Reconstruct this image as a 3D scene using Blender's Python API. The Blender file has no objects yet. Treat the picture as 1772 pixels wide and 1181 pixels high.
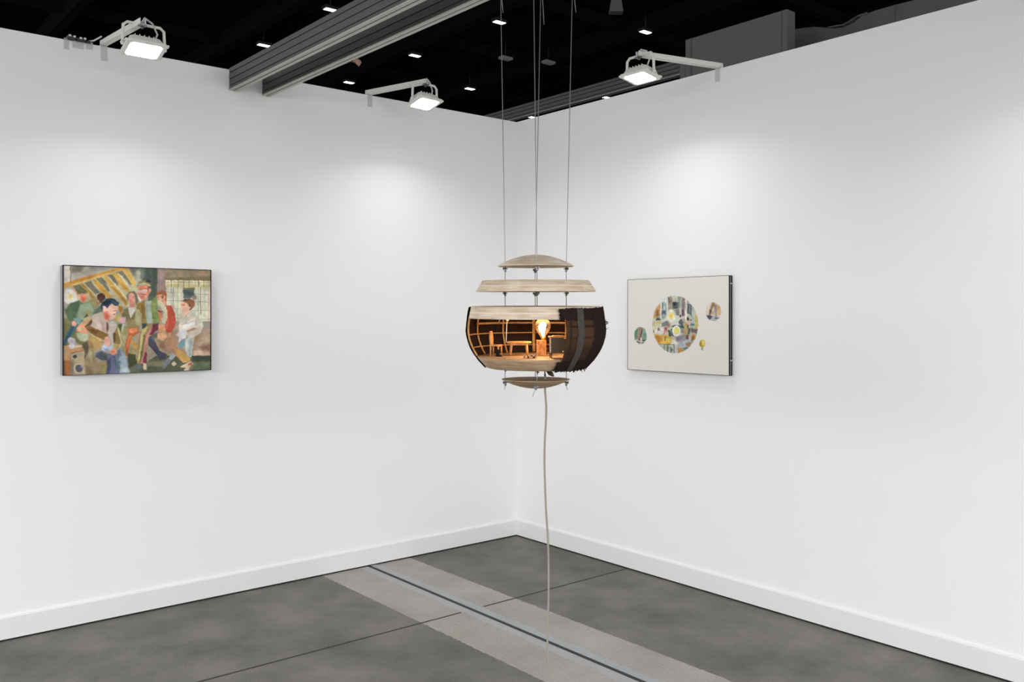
import bpy, bmesh, math, random
import numpy as np
from mathutils import Vector, Matrix, Euler

# ------------------------------------------------------------------ camera, world, exposure
FLOOD_WATTS = 4.1
FLOOD_TILT = math.radians(17)
HALL_WATTS = 40.0
BULB_WATTS = 0.95
FILL_STAND_WATTS = 104.0  # power of the added fill lamps behind the camera
WORLD_STRENGTH = 0.80

SC = bpy.context.scene
COL = SC.collection
YAW = math.radians(-39.622)
cam_data = bpy.data.cameras.new('camera')
cam_data.lens = 31.0835
cam_data.sensor_width = 36.0
cam_data.sensor_fit = 'HORIZONTAL'
cam_data.shift_y = -0.0237
cam_data.clip_end = 200
cam = bpy.data.objects.new('camera', cam_data)
cam.location = (-4.1855, -5.0019, 1.6135)
cam.rotation_euler = (math.radians(90), 0, YAW)
COL.objects.link(cam)
SC.camera = cam

world = bpy.data.worlds.new('hall_air')
SC.world = world
world.use_nodes = True
wn = world.node_tree
w_tc = wn.nodes.new('ShaderNodeTexCoord'); w_sp = wn.nodes.new('ShaderNodeSeparateXYZ'); w_rp = wn.nodes.new('ShaderNodeValToRGB')
wn.links.new(w_tc.outputs['Generated'], w_sp.inputs[0]); wn.links.new(w_sp.outputs['Z'], w_rp.inputs['Fac'])
wn.links.new(w_rp.outputs['Color'], wn.nodes['Background'].inputs[0])
# fill glow standing for the unseen hall: bright near the horizon, dimmer overhead
for e, (q, c) in zip(w_rp.color_ramp.elements, ((0.22, 1.0), (0.60, 0.12))):
    e.position = q; e.color = (c, c, c, 1)
wn.nodes['Background'].inputs[1].default_value = WORLD_STRENGTH

SC.view_settings.view_transform = 'Standard'
SC.view_settings.look = 'None'
SC.view_settings.gamma = 1.0
SC.view_settings.use_curve_mapping = False
SC.view_settings.exposure = 0.24
SC.cycles.use_denoising = True
SC.cycles.max_bounces = 10
SC.cycles.diffuse_bounces = 6
SC.cycles.transparent_max_bounces = 12
SC.cycles.sample_clamp_indirect = 4.0

# ------------------------------------------------------------------ helpers
def lin(c):
    c = c / 255.0
    return c / 12.92 if c <= 0.04045 else ((c + 0.055) / 1.055) ** 2.4
def rgb(r, g, b): return (lin(r), lin(g), lin(b), 1.0)

def mat(name, color, rough=0.6, metal=0.0, var=0.0, scale=(20, 20, 20), emit=None, strength=0.0, spec=0.5, bump=0.0, detail=4.0):
    m = bpy.data.materials.new(name); m.use_nodes = True
    nt = m.node_tree; p = nt.nodes['Principled BSDF']
    p.inputs['Base Color'].default_value = color
    p.inputs['Roughness'].default_value = rough
    p.inputs['Metallic'].default_value = metal
    p.inputs['Specular IOR Level'].default_value = spec
    if emit:
        p.inputs['Emission Color'].default_value = emit
        p.inputs['Emission Strength'].default_value = strength
    if var > 0 or bump > 0:
        tc = nt.nodes.new('ShaderNodeTexCoord'); mp = nt.nodes.new('ShaderNodeMapping')
        mp.inputs['Scale'].default_value = scale
        nz = nt.nodes.new('ShaderNodeTexNoise'); nz.inputs['Scale'].default_value = 1.0
        nz.inputs['Detail'].default_value = detail
        nt.links.new(tc.outputs['Object'], mp.inputs['Vector']); nt.links.new(mp.outputs['Vector'], nz.inputs['Vector'])
        if var > 0:
            rp = nt.nodes.new('ShaderNodeValToRGB')
            rp.color_ramp.elements[0].position = 0.3; rp.color_ramp.elements[1].position = 0.7
            lo = tuple(max(0, c * (1 - var)) for c in color[:3]) + (1,)
            hi = tuple(min(1, c * (1 + var)) for c in color[:3]) + (1,)
            rp.color_ramp.elements[0].color = lo; rp.color_ramp.elements[1].color = hi
            nt.links.new(nz.outputs['Fac'], rp.inputs['Fac']); nt.links.new(rp.outputs['Color'], p.inputs['Base Color'])
        if bump > 0:
            bp = nt.nodes.new('ShaderNodeBump'); bp.inputs['Strength'].default_value = bump; bp.inputs['Distance'].default_value = 0.002
            nt.links.new(nz.outputs['Fac'], bp.inputs['Height']); nt.links.new(bp.outputs['Normal'], p.inputs['Normal'])
    return m

class MB:
    """collects vertices and faces of one mesh"""
    def __init__(s): s.v = []; s.f = []; s.sm = []; s.mi = []
    def add(s, vs, fs, smooth=False, mi=0):
        o = len(s.v); s.v += [tuple(p) for p in vs]
        for f in fs: s.f.append([i + o for i in f]); s.sm.append(smooth); s.mi.append(mi)
        return s
    def box(s, c, d, rot=None, mi=0):
        x, y, z = (k / 2 for k in d)
        vs = [Vector((a * x, b * y, e * z)) for a in (-1, 1) for b in (-1, 1) for e in (-1, 1)]
        if rot: vs = [rot @ p for p in vs]
        vs = [p + Vector(c) for p in vs]
        return s.add(vs, [(0, 1, 3, 2), (4, 6, 7, 5), (0, 4, 5, 1), (2, 3, 7, 6), (0, 2, 6, 4), (1, 5, 7, 3)], mi=mi)
    def span(s, a, b, mi=0):
        return s.box([(a[i] + b[i]) / 2 for i in range(3)], [abs(b[i] - a[i]) for i in range(3)], mi=mi)
    def loft(s, rings, caps=True, smooth=True, closed=True):
        n = len(rings[0]); vs = [p for r in rings for p in r]; fs = []
        for k in range(len(rings) - 1):
            for i in range(n if closed else n - 1):
                j = (i + 1) % n
                fs.append((k * n + i, k * n + j, (k + 1) * n + j, (k + 1) * n + i))
        s.add(vs, fs, smooth)
        if caps:
            s.add(rings[0], [list(range(n))[::-1]]); s.add(rings[-1], [list(range(n))])
        return s
    def tube(s, path, r, n=8, caps=True):
        path = [Vector(p) for p in path]; rr = r if isinstance(r, (list, tuple)) else [r] * len(path)
        rings = []; up = None
        for i, p in enumerate(path):
            t = (path[min(i + 1, len(path) - 1)] - path[max(i - 1, 0)]).normalized()
            if up is None: up = Vector((0, 0, 1)) if abs(t.z) < 0.9 else Vector((1, 0, 0))
            x = t.cross(up).normalized(); up = x.cross(t).normalized()
            rings.append([p + (x * math.cos(a) + up * math.sin(a)) * rr[i] for a in [2 * math.pi * k / n for k in range(n)]])
        return s.loft(rings, caps)
    def lathe(s, prof, n=64, a0=0.0, a1=None, c=(0, 0, 0)):
        """prof: list of (radius, z); full turn unless a1 is set"""
        full = a1 is None
        k = n if full else n + 1
        ang = [(a0 + 2 * math.pi * i / n) if full else a0 + (a1 - a0) * i / n for i in range(k)]
        rings = [[Vector((c[0] + r * math.sin(a), c[1] - r * math.cos(a), c[2] + z)) for a in ang] for r, z in prof]
        return s.loft(rings, caps=False, closed=full)
    def disc(s, r, z, n=64, up=True, c=(0, 0, 0)):
        vs = [Vector((c[0] + r * math.sin(2 * math.pi * i / n), c[1] - r * math.cos(2 * math.pi * i / n), c[2] + z)) for i in range(n)]
        return s.add(vs, [list(range(n)) if up else list(range(n))[::-1]])
    def ball(s, c, r, n=12, sq=(1, 1, 1)):
        rings = []
        for i in range(1, n // 2 + 0):
            t = math.pi * i / (n // 2)
            rings.append([Vector((c[0] + sq[0] * r * math.sin(t) * math.cos(a), c[1] + sq[1] * r * math.sin(t) * math.sin(a), c[2] - sq[2] * r * math.cos(t))) for a in [2 * math.pi * k / n for k in range(n)]])
        s.loft(rings, caps=False)
        o = len(s.v); m = len(rings) * n
        b = s.add([Vector((c[0], c[1], c[2] - sq[2] * r)), Vector((c[0], c[1], c[2] + sq[2] * r))], [])
        base = o - m
        for i in range(n):
            s.f.append([o, base + (i + 1) % n, base + i]); s.sm.append(True); s.mi.append(0)
            q = base + (len(rings) - 1) * n
            s.f.append([o + 1, q + i, q + (i + 1) % n]); s.sm.append(True); s.mi.append(0)
        return s
    def prism(s, poly, z0, z1, axis='z'):
        def mk(p, z): return {'z': (p[0], p[1], z), 'y': (p[0], z, p[1]), 'x': (z, p[0], p[1])}[axis]
        n = len(poly); vs = [mk(p, z0) for p in poly] + [mk(p, z1) for p in poly]
        fs = [list(range(n))[::-1], list(range(n, 2 * n))] + [(i, (i + 1) % n, n + (i + 1) % n, n + i) for i in range(n)]
        return s.add(vs, fs)
    def xf(s, M):
        s.v = [tuple(M @ Vector(p)) for p in s.v]; return s
    def build(s, name, m, parent=None, bevel=0.0, scale=1.0, seg=2):
        me = bpy.data.meshes.new(name)
        me.from_pydata([(p[0] * scale, p[1] * scale, p[2] * scale) for p in s.v], [], s.f)
        for i, p in enumerate(me.polygons): p.use_smooth = s.sm[i]; p.material_index = s.mi[i]
        for k in (m if isinstance(m, (list, tuple)) else [m]): me.materials.append(k)
        bm = bmesh.new(); bm.from_mesh(me)
        bmesh.ops.remove_doubles(bm, verts=bm.verts, dist=1e-7)
        bmesh.ops.recalc_face_normals(bm, faces=bm.faces); bm.to_mesh(me); bm.free()
        o = bpy.data.objects.new(name, me); COL.objects.link(o)
        if parent: o.parent = parent
        if bevel > 0:
            b = o.modifiers.new('bevel', 'BEVEL'); b.width = bevel; b.segments = seg; b.limit_method = 'ANGLE'; b.angle_limit = math.radians(40)
        return o

def tag(o, label=None, cat=None, group=None, kind=None):
    if label: o['label'] = label
    if cat: o['category'] = cat
    if group: o['group'] = group
    if kind: o['kind'] = kind
    return o
def empty(name, loc, label, cat, rot=(0, 0, 0), group=None):
    o = bpy.data.objects.new(name, None); COL.objects.link(o)
    o.empty_display_size = 0.1; o.location = loc; o.rotation_euler = rot
    return tag(o, label, cat, group)
def copy_tree(o, parent=None):
    c = o.copy(); COL.objects.link(c)
    if parent: c.parent = parent
    for ch in [k for k in COL.objects if k.parent == o]: copy_tree(ch, c)
    return c

# ------------------------------------------------------------------ materials
M_wall = mat('white_wall_paint', (0.84, 0.84, 0.84, 1), 0.75, spec=0.25, bump=0.04, scale=(60, 60, 60))
M_base = mat('white_gloss_paint', (0.765, 0.765, 0.765, 1), 0.5, spec=0.4)
M_gap = mat('dark_gap', rgb(22, 22, 24), 0.8)
M_black = mat('black_ceiling_paint', (0.006, 0.006, 0.0065, 1), 0.9, spec=0.1, var=0.5, scale=(.5, .5, .5))
M_joist = mat('black_steel_paint', (0.006, 0.006, 0.0066, 1), 0.8, spec=0.2)
M_alu = mat('grey_aluminium', rgb(78, 79, 78), 0.5, 0.2, var=0.08, scale=(3, 60, 60))
M_alu_pale = mat('pale_aluminium', rgb(176, 176, 173), 0.5, 0.1)
M_groove = mat('groove_shadow_gap', rgb(30, 30, 31), 0.8)
M_white_metal = mat('white_powder_coat', rgb(222, 222, 218), 0.45, spec=0.5)
M_bracket = mat('grey_bracket_strip', rgb(196, 197, 200), 0.5)
M_cable_w = mat('white_cable_rubber', rgb(205, 205, 202), 0.5)
M_steel = mat('galvanised_steel', rgb(112, 114, 117), 0.38, 0.85, var=0.15, scale=(120, 120, 120))
M_wire = mat('steel_wire_rope', rgb(150, 150, 150), 0.45, 0.6)
M_darkmetal = mat('dark_fixture_metal', rgb(60, 62, 64), 0.5, 0.3)
M_panel = mat('grey_panel_back', rgb(98, 99, 99), 0.7, var=0.05, scale=(2, 2, 2))
M_drape = mat('grey_cloth', rgb(92, 95, 94), 0.9, var=0.1, scale=(4, 4, 1))
M_lens = mat('lit_led_lens', (1, 1, 1, 1), 0.5, emit=(1, 0.99, 0.97, 1), strength=14.0)
M_hall_lens = mat('lit_hall_lens', (1, 1, 1, 1), 0.5, emit=(0.97, 0.98, 1, 1), strength=6.0)
M_unlit_lens = mat('unlit_lens', rgb(235, 235, 235), 0.5)

def wood_mat(name, base, dark, pale, grain=(10, 10, 130), rough=0.6, knots=True):
    m = bpy.data.materials.new(name); m.use_nodes = True
    nt = m.node_tree; p = nt.nodes['Principled BSDF']; p.inputs['Roughness'].default_value = rough
    p.inputs['Specular IOR Level'].default_value = 0.3
    tc = nt.nodes.new('ShaderNodeTexCoord')
    def noise(scale, detail, dist=0.0):
        mp = nt.nodes.new('ShaderNodeMapping'); mp.inputs['Scale'].default_value = scale
        nz = nt.nodes.new('ShaderNodeTexNoise'); nz.inputs['Scale'].default_value = 1; nz.inputs['Detail'].default_value = detail
        nz.inputs['Distortion'].default_value = dist
        nt.links.new(tc.outputs['Object'], mp.inputs['Vector']); nt.links.new(mp.outputs['Vector'], nz.inputs['Vector']); return nz.outputs['Fac']
    def ramp(fac, stops):
        r = nt.nodes.new('ShaderNodeValToRGB')
        while len(r.color_ramp.elements) < len(stops): r.color_ramp.elements.new(0.5)
        for e, (q, c) in zip(r.color_ramp.elements, stops): e.position = q; e.color = c
        nt.links.new(fac, r.inputs['Fac']); return r.outputs['Color']
    c1 = ramp(noise(grain, 5, 0.6), [(0.3, dark), (0.5, base), (0.7, pale)])
    c2 = ramp(noise((14, 14, 20), 2), [(0.35, (0.86, 0.82, 0.77, 1)), (0.6, (1, 1, 1, 1))])
    mx = nt.nodes.new('ShaderNodeMix'); mx.data_type = 'RGBA'; mx.blend_type = 'MULTIPLY'; mx.inputs[0].default_value = 1.0
    nt.links.new(c1, mx.inputs[6]); nt.links.new(c2, mx.inputs[7]); out = mx.outputs[2]
    if knots:
        k = ramp(noise((70, 70, 190), 2), [(0.70, (1, 1, 1, 1)), (0.76, (0.30, 0.22, 0.16, 1))])
        my = nt.nodes.new('ShaderNodeMix'); my.data_type = 'RGBA'; my.blend_type = 'MULTIPLY'; my.inputs[0].default_value = 0.8
        nt.links.new(out, my.inputs[6]); nt.links.new(k, my.inputs[7]); out = my.outputs[2]
    nt.links.new(out, p.inputs['Base Color'])
    return m
M_ply = wood_mat('pale_plywood', rgb(214, 198, 177), rgb(198, 178, 154), rgb(224, 211, 193))
M_ply_shaded = wood_mat('brown_shaded_plywood', rgb(174, 149, 121), rgb(150, 124, 97), rgb(188, 166, 140))  # browner plywood, darkened further for the shade on the lower parts
M_glue = mat('pale_glue_line', rgb(226, 217, 200), 0.6)
M_ash = wood_mat('steamed_ash', rgb(205, 160, 105), rgb(180, 130, 80), rgb(218, 178, 124), grain=(40, 40, 40), knots=False)
M_mini = wood_mat('miniature_furniture_wood', rgb(206, 150, 92), rgb(180, 120, 70), rgb(215, 165, 108), grain=(60, 60, 60), knots=False)
M_bark = mat('log_bark', rgb(150, 105, 66), 0.9, var=0.3, scale=(300, 300, 300))
M_log_end = mat('log_cut_end', rgb(205, 170, 125), 0.8)
M_boot = mat('black_leather', rgb(16, 14, 13), 0.8, spec=.2)
M_iron = mat('dark_stove_face', rgb(80, 66, 48), 0.6)
M_knob = mat('red_brown_knob', rgb(120, 66, 42), 0.5)
M_cord = mat('beige_braided_cord', rgb(150, 143, 133), 0.85, var=0.15, scale=(600, 600, 600))
M_plug = mat('black_plug', rgb(35, 35, 35), 0.5)
M_plug_olive = mat('olive_connector_tape', rgb(92, 88, 66), 0.6, var=0.2, scale=(200, 200, 200))
M_pale = mat('pale_painted_rod', rgb(225, 215, 200), 0.6)
M_ribbon = mat('grey_ribbon', rgb(58, 54, 51), 0.75, var=0.2, scale=(150, 150, 40))

def cloth_mat(name, col, trans, mixv):
    m = bpy.data.materials.new(name); m.use_nodes = True; nt = m.node_tree
    nt.nodes.remove(nt.nodes['Principled BSDF']); out = nt.nodes['Material Output']
    tc = nt.nodes.new('ShaderNodeTexCoord'); wv = nt.nodes.new('ShaderNodeTexNoise')
    mp = nt.nodes.new('ShaderNodeMapping'); mp.inputs['Scale'].default_value = (220, 220, 420); wv.inputs['Scale'].default_value = 1
    nt.links.new(tc.outputs['Object'], mp.inputs[0]); nt.links.new(mp.outputs[0], wv.inputs['Vector'])
    rp = nt.nodes.new('ShaderNodeValToRGB'); rp.color_ramp.elements[0].position = 0.3; rp.color_ramp.elements[1].position = 0.7
    rp.color_ramp.elements[0].color = tuple(c * 0.7 for c in col[:3]) + (1,); rp.color_ramp.elements[1].color = tuple(c * 1.3 for c in col[:3]) + (1,)
    nt.links.new(wv.outputs['Fac'], rp.inputs[0])
    d = nt.nodes.new('ShaderNodeBsdfDiffuse'); t = nt.nodes.new('ShaderNodeBsdfTranslucent'); mx = nt.nodes.new('ShaderNodeMixShader')
    nt.links.new(rp.outputs[0], d.inputs[0]); t.inputs[0].default_value = trans; mx.inputs[0].default_value = mixv
    nt.links.new(d.outputs[0], mx.inputs[1]); nt.links.new(t.outputs[0], mx.inputs[2]); nt.links.new(mx.outputs[0], out.inputs[0])
    return m
M_tar = cloth_mat('dark_brown_cloth', rgb(58, 46, 40), rgb(82, 77, 74), 0.36)
M_tar2 = cloth_mat('black_brown_cloth', rgb(47, 39, 38), rgb(110, 80, 70), 0.16)

def floor_mat():
    m = bpy.data.materials.new('worn_concrete'); m.use_nodes = True; nt = m.node_tree; p = nt.nodes['Principled BSDF']
    L = nt.links; N = nt.nodes.new
    tc = N('ShaderNodeTexCoord'); sep = N('ShaderNodeSeparateXYZ'); L.new(tc.outputs['Object'], sep.inputs[0])
    def noise(sc, det, src=None, rough=0.55):
        n = N('ShaderNodeTexNoise'); n.inputs['Scale'].default_value = sc; n.inputs['Detail'].default_value = det; n.inputs['Roughness'].default_value = rough
        L.new(tc.outputs['Object'], n.inputs['Vector']); return n.outputs['Fac']
    def math_(op, a, b=None, c=None):
        n = N('ShaderNodeMath'); n.operation = op
        for i, v in enumerate((a, b, c)):
            if v is None: continue
            if isinstance(v, (int, float)): n.inputs[i].default_value = v
            else: L.new(v, n.inputs[i])
        return n.outputs[0]
    def ramp(f, st):
        r = N('ShaderNodeValToRGB')
        while len(r.color_ramp.elements) < len(st): r.color_ramp.elements.new(0.5)
        for e, (q, c) in zip(r.color_ramp.elements, st): e.position = q; e.color = c
        L.new(f, r.inputs[0]); return r.outputs[0]
    def mixc(f, a, b, mode='MIX'):
        n = N('ShaderNodeMix'); n.data_type = 'RGBA'; n.blend_type = mode
        if isinstance(f, (int, float)): n.inputs[0].default_value = f
        else: L.new(f, n.inputs[0])
        for i, v in ((6, a), (7, b)):
            if isinstance(v, tuple): n.inputs[i].default_value = v
            else: L.new(v, n.inputs[i])
        return n.outputs[2]
    dark = ramp(noise(2.3, 7, rough=0.6), [(0.30, rgb(82, 81, 78)), (0.50, rgb(104, 102, 98)), (0.70, rgb(124, 121, 116))])
    fine = ramp(noise(70, 4), [(0.3, (0.86, 0.86, 0.86, 1)), (0.7, (1.08, 1.08, 1.08, 1))])
    dark = mixc(1.0, dark, fine, 'MULTIPLY')
    pale = ramp(noise(3.0, 6), [(0.3, rgb(146, 142, 138)), (0.7, rgb(164, 160, 157))])
    pale = mixc(1.0, pale, fine, 'MULTIPLY')
    # a cast strip between two saw cuts, edges a little ragged
    wob = math_('MULTIPLY', math_('SUBTRACT', noise(26, 3), 0.5), 0.022)
    xw = math_('ADD', sep.outputs['X'], wob)
    strip = math_('MULTIPLY', math_('GREATER_THAN', xw, -1.583), math_('LESS_THAN', xw, -0.942))
    col = mixc(strip, dark, pale)
    # blue-grey smear beside the joint
    wob2 = math_('MULTIPLY', math_('SUBTRACT', noise(5, 3), 0.5), 0.05)
    xb = math_('ADD', sep.outputs['X'], wob2)
    smear = math_('MULTIPLY', math_('GREATER_THAN', xb, -1.317), math_('LESS_THAN', xb, -1.185))
    smear = math_('MULTIPLY', smear, math_('ADD', 0.25, math_('MULTIPLY', noise(4.5, 4), 0.9)))
    col = mixc(smear, col, rgb(160, 164, 168))
    # small scuffs
    sc = noise(34, 2); scm = math_('MULTIPLY', math_('GREATER_THAN', sc, 0.735), strip)
    col = mixc(math_('MULTIPLY', scm, 0.45), col, rgb(84, 82, 80))
    # one olive stain
    dx = math_('SUBTRACT', sep.outputs['X'], -1.535); dy = math_('SUBTRACT', sep.outputs['Y'], -1.36)
    d2 = math_('ADD', math_('MULTIPLY', dx, dx), math_('MULTIPLY', dy, dy))
    st = math_('MULTIPLY', math_('SUBTRACT', 1.0, math_('SMOOTH_MIN', math_('DIVIDE', d2, 0.0028), 1.0, 0.2)), 0.30)
    col = mixc(st, col, rgb(150, 148, 92))
    L.new(col, p.inputs['Base Color'])
    p.inputs['Roughness'].default_value = 0.55; p.inputs['Specular IOR Level'].default_value = 0.25
    bp = N('ShaderNodeBump'); bp.inputs['Strength'].default_value = 0.12; bp.inputs['Distance'].default_value = 0.003
    L.new(noise(40, 5), bp.inputs['Height']); L.new(bp.outputs['Normal'], p.inputs['Normal'])
    return m

# ------------------------------------------------------------------ the setting
def struct(o): return tag(o, kind='structure')
WALL_H = 3.05
struct(MB().span((-14, -16, -0.2), (26, 26, 0)).build('floor', floor_mat()))
struct(MB().span((-8, 0, 0), (0.1, 0.1, WALL_H)).build('wall_left', M_wall))
struct(MB().span((0, -8, 0), (0.1, 0, WALL_H)).build('wall_right', M_wall))
bb = [(0.0, 0.009), (-0.012, 0.009), (-0.012, 0.113), (-0.0085, 0.121), (0.0, 0.123)]
b = MB(); b.prism([(y, z) for y, z in bb], -8, -0.012, 'x'); struct(b.build('baseboard_left', M_base))
b = MB(); b.prism([(x, z) for x, z in bb], -8, 0, 'y'); struct(b.build('baseboard_right', M_base))
# dark gap below the boards
struct(MB().span((-8, -0.007, 0.0), (-0.005, -0.0005, 0.009)).build('trim_1', M_gap))
struct(MB().span((-0.007, -8, 0.0), (-0.0005, -0.007, 0.009)).build('trim_2', M_gap))
# floor joint: steel edges and a black slot, and the sealed saw cut across it
b = MB(); b.span((-1.262, -8, 0), (-1.240, -0.007, 0.0012)); struct(b.build('trim_3', mat('black_joint_rubber', rgb(34, 35, 37), 0.7)))
M_edge = mat('blue_grey_joint_plate', rgb(152, 156, 160), 0.55, 0.0, var=0.06, scale=(4, 4, 4))
b = MB(); b.span((-1.240, -8, 0), (-1.198, -0.007, 0.002)); struct(b.build('trim_4', M_edge))
M_cut = mat('dark_saw_cut', rgb(44, 42, 40), 0.8, var=0.3, scale=(40, 40, 40))
b = MB(); b.span((-8, -1.118, 0), (-1.325, -1.1065, 0.0008)); b.span((-1.17, -1.118, 0), (-0.012, -1.1065, 0.0008)); struct(b.build('trim_5', M_cut))

CEIL = 9.0
b = MB(); b.span((-5.5, 1.5, CEIL), (26, 26, CEIL + 0.2)); b.span((3.0, -6, CEIL), (26, 1.5, CEIL + 0.2)); struct(b.build('ceiling', M_black))
struct(MB().span((-14, 26, 0), (26, 26.2, CEIL)).build('wall_back', M_black))
struct(MB().span((26, -16, 0), (26.2, 26, CEIL)).build('wall_far', M_black))
k = 0
for x in np.arange(1.0, 25, 3.72):
    struct(MB().span((x - .12, 1.6 if x < 3 else -5.9, CEIL - .45), (x + .12, 25.5, CEIL - .02)).build('ceiling_joist', M_joist))
for y in np.arange(-1.0, 25, 3.72):
    struct(MB().span((-5.4 if y > 1.5 else 3.1, y - .09, CEIL - .28), (25.5, y + .09, CEIL - .03)).build('ceiling_joist', M_joist))

# ------------------------------------------------------------------ overhead beams
def beam(x0, width, z0, z1, ya, yb, label, yaw=0.0, rot=0.0):
    t = empty('aluminium_beam', (x0, ya, z0), label, 'beam', (0, 0, yaw), 'grooved aluminium beams over the booth')
    L = yb - ya; h = z1 - z0
    cuts = [0.0, h * .155, h * .46, h * .765, h]
    for i in range(4):
        g = 0.0022
        MB().span((0.003, 0, cuts[i] + (g if i else 0)), (width - .003, L, cuts[i + 1] - (g if i < 3 else 0))).build('rail', M_alu, t, 0.0015)
    MB().span((0.007, 0.001, 0.002), (width - .007, L - .001, h - .002)).build('groove_core', M_groove, t)
    b = MB(); b.span((0.0, 0, -.006), (width * .42, L, 0.0)); b.span((width * .58, 0, -.006), (width, L, 0.0))
    b.build('bottom_lip', M_alu_pale, t, 0.001)
    return t
beam(-2.147, 0.052, 2.935, 3.058, -5.5, 0.0, 'grey grooved aluminium beam meeting the left wall, the left one of the pair', 0.006)
beam(-1.945, 0.050, 2.935, 3.058, -5.5, 0.0, 'grey grooved aluminium beam meeting the left wall, right one nearer the corner', 0.006)
beam(1.2, 0.055, 3.503, 3.615, -0.56, 3.2, 'grey grooved aluminium beam running behind the top of the right wall')

# panels of other booths beyond the right wall
t = empty('partition_panel', (1.2, -1.0, 0), 'grey partition panel standing up behind the right wall, lamp arm in front', 'panel')
MB().span((0, -.4915, 0), (0.10, .4035, 3.752)).build('board', M_panel, t, 0.003)
MB().span((-.003, .404, 0), (0.09, .455, 3.571)).build('side_post', M_panel, t, 0.002)
MB().span((-.002, .34, 0), (-.0003, .352, 3.752)).build('seam', mat('panel_seam', rgb(76, 78, 79), .7), t)
MB().span((-.002, -.452, 0), (-.0003, -.448, 3.752)).build('seam', bpy.data.materials['panel_seam'], t)

t = empty('cloth_covered_partition', (1.6, -2.4, 0), 'dark grey cloth covered partition with loose wavy top beyond the right wall', 'partition')
top = [(-1.25, 3.745), (-1.30, 3.742), (-1.36, 3.735), (-1.45, 3.722), (-1.52, 3.700), (-1.60, 3.672), (-1.68, 3.660), (-1.76, 3.672), (-1.83, 3.708), (-1.92, 3.715), (-2.05, 3.716), (-2.2, 3.712), (-2.6, 3.70), (-3.6, 3.70)]
b = MB(); pts = top + [(-3.6, 0), (-1.25, 0)]
b.prism([(y + 2.4, z) for y, z in pts], 0, 0.04, 'x'); b.build('cloth', M_drape, t)
b = MB()
random.seed(3)
ty = [(-1.56, 3.690), (-1.62, 3.681), (-1.68, 3.678), (-1.74, 3.690), (-1.79, 3.705), (-1.85, 3.716)]
for q in range(3):
    b.tube([(0.0 + .01 * q, y + 2.4, z + random.uniform(-.008, .010)) for y, z in ty], 0.006, 6)
b.build('rolled_hem', M_drape, t)
MB().span((-.002, 2.4 - 2.066, 0), (0, 2.4 - 2.060, 3.712)).build('seam', bpy.data.materials['panel_seam'], t)

# ------------------------------------------------------------------ hall lights, on a regular grid under the ceiling
def hall_light(lit, label, loc):
    t = empty('hall_ceiling_light', loc, label, 'light', (0, 0, 0), 'small lights under the dark hall ceiling')
    b = MB(); b.span((-.17, -.10, -.05), (.17, .10, .02)); b.build('housing', M_darkmetal if lit else mat('unlit_housing', rgb(190, 190, 190), .6), t, 0.01)
    MB().span((-.14, -.075, -.058), (.14, .075, -.0505)).build('lens', M_hall_lens if lit else M_unlit_lens, t, 0.004)
    MB().tube([(0, 0, .02), (0, 0, .55)], .012, 6).build('drop_rod', M_darkmetal, t)
    return t
def hall_lamp(loc, w=HALL_WATTS):
    l = bpy.data.lights.new('hall_lamp', 'AREA'); l.shape = 'RECTANGLE'; l.size = .26; l.size_y = .13; l.energy = w; l.color = (0.97, 0.98, 1)
    o = bpy.data.objects.new('hall_lamp', l); o.location = (loc[0], loc[1], loc[2] - .065); COL.objects.link(o)
HZ = 8.45
camv = Vector(cam.location)
def at_height(x, y, z):
    p = camv + (Vector((x, y, 9.0)) - camv) * ((z - camv.z) / (9.0 - camv.z)); return (p.x, p.y, p.z)
for x, y, label in [
    (5.937, 14.016, 'small lit ceiling light above the pair of beams, topmost on their left'),
    (5.869, 17.66, 'small lit ceiling light left of the pair of beams, just above their dark edge'),
    (9.54, 15.85, 'small lit ceiling light above the middle flood lamp, right of the beams'),
    (9.53, 19.56, 'small lit ceiling light low between the beams and the middle lamp arm'),
    (12.90, 17.76, 'small lit ceiling light right of the middle flood lamp, left of the wires'),
    (9.606, 12.152, 'small lit ceiling light crossed by the leftmost hanging wire'),
    (12.978, 10.339, 'small lit ceiling light directly above the right wall flood lamp'),
    (17.06, 15.75, 'tiny lit light showing below the far beam, nearer the right wall lamp'),
    (17.06, 19.55, 'tiny lit light showing below the far beam, nearer the wall corner')]:
    p = at_height(x, y, HZ); hall_light(True, label, p); hall_lamp(p)
for x, y, label in [(11.744, 14.523, 'unlit grey ceiling light beside the leftmost hanging wire'), (12.951, 14.043, 'unlit grey ceiling light between the middle and right hanging wires')]:
    hall_light(False, label, at_height(x, y, HZ))
p = at_height(11.1, 9.589, 8.0)
t = empty('hanging_floodlight', p, 'unlit grey box lamp on a yoke hanging from the hall ceiling at top', 'lamp', (0, 0, YAW))
b = MB(); b.loft([[Vector((sx * r, sy * r * .8, z)) for sx, sy in ((-1, -1), (1, -1), (1, 1), (-1, 1))] for r, z in ((.10, .12), (.135, -.12), (.14, -.15))], True, False)
b.build('housing', mat('dim_grey_housing', rgb(125, 126, 127), .6), t, .008)
MB().tube([(-.1, 0, .06), (-.1, 0, .25), (.1, 0, .25), (.1, 0, .06)], .012, 6).build('yoke', M_darkmetal, t)
MB().tube([(0, 0, .25), (0, 0, CEIL - p[2])], .012, 6).build('drop_rod', M_darkmetal, t)

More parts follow.
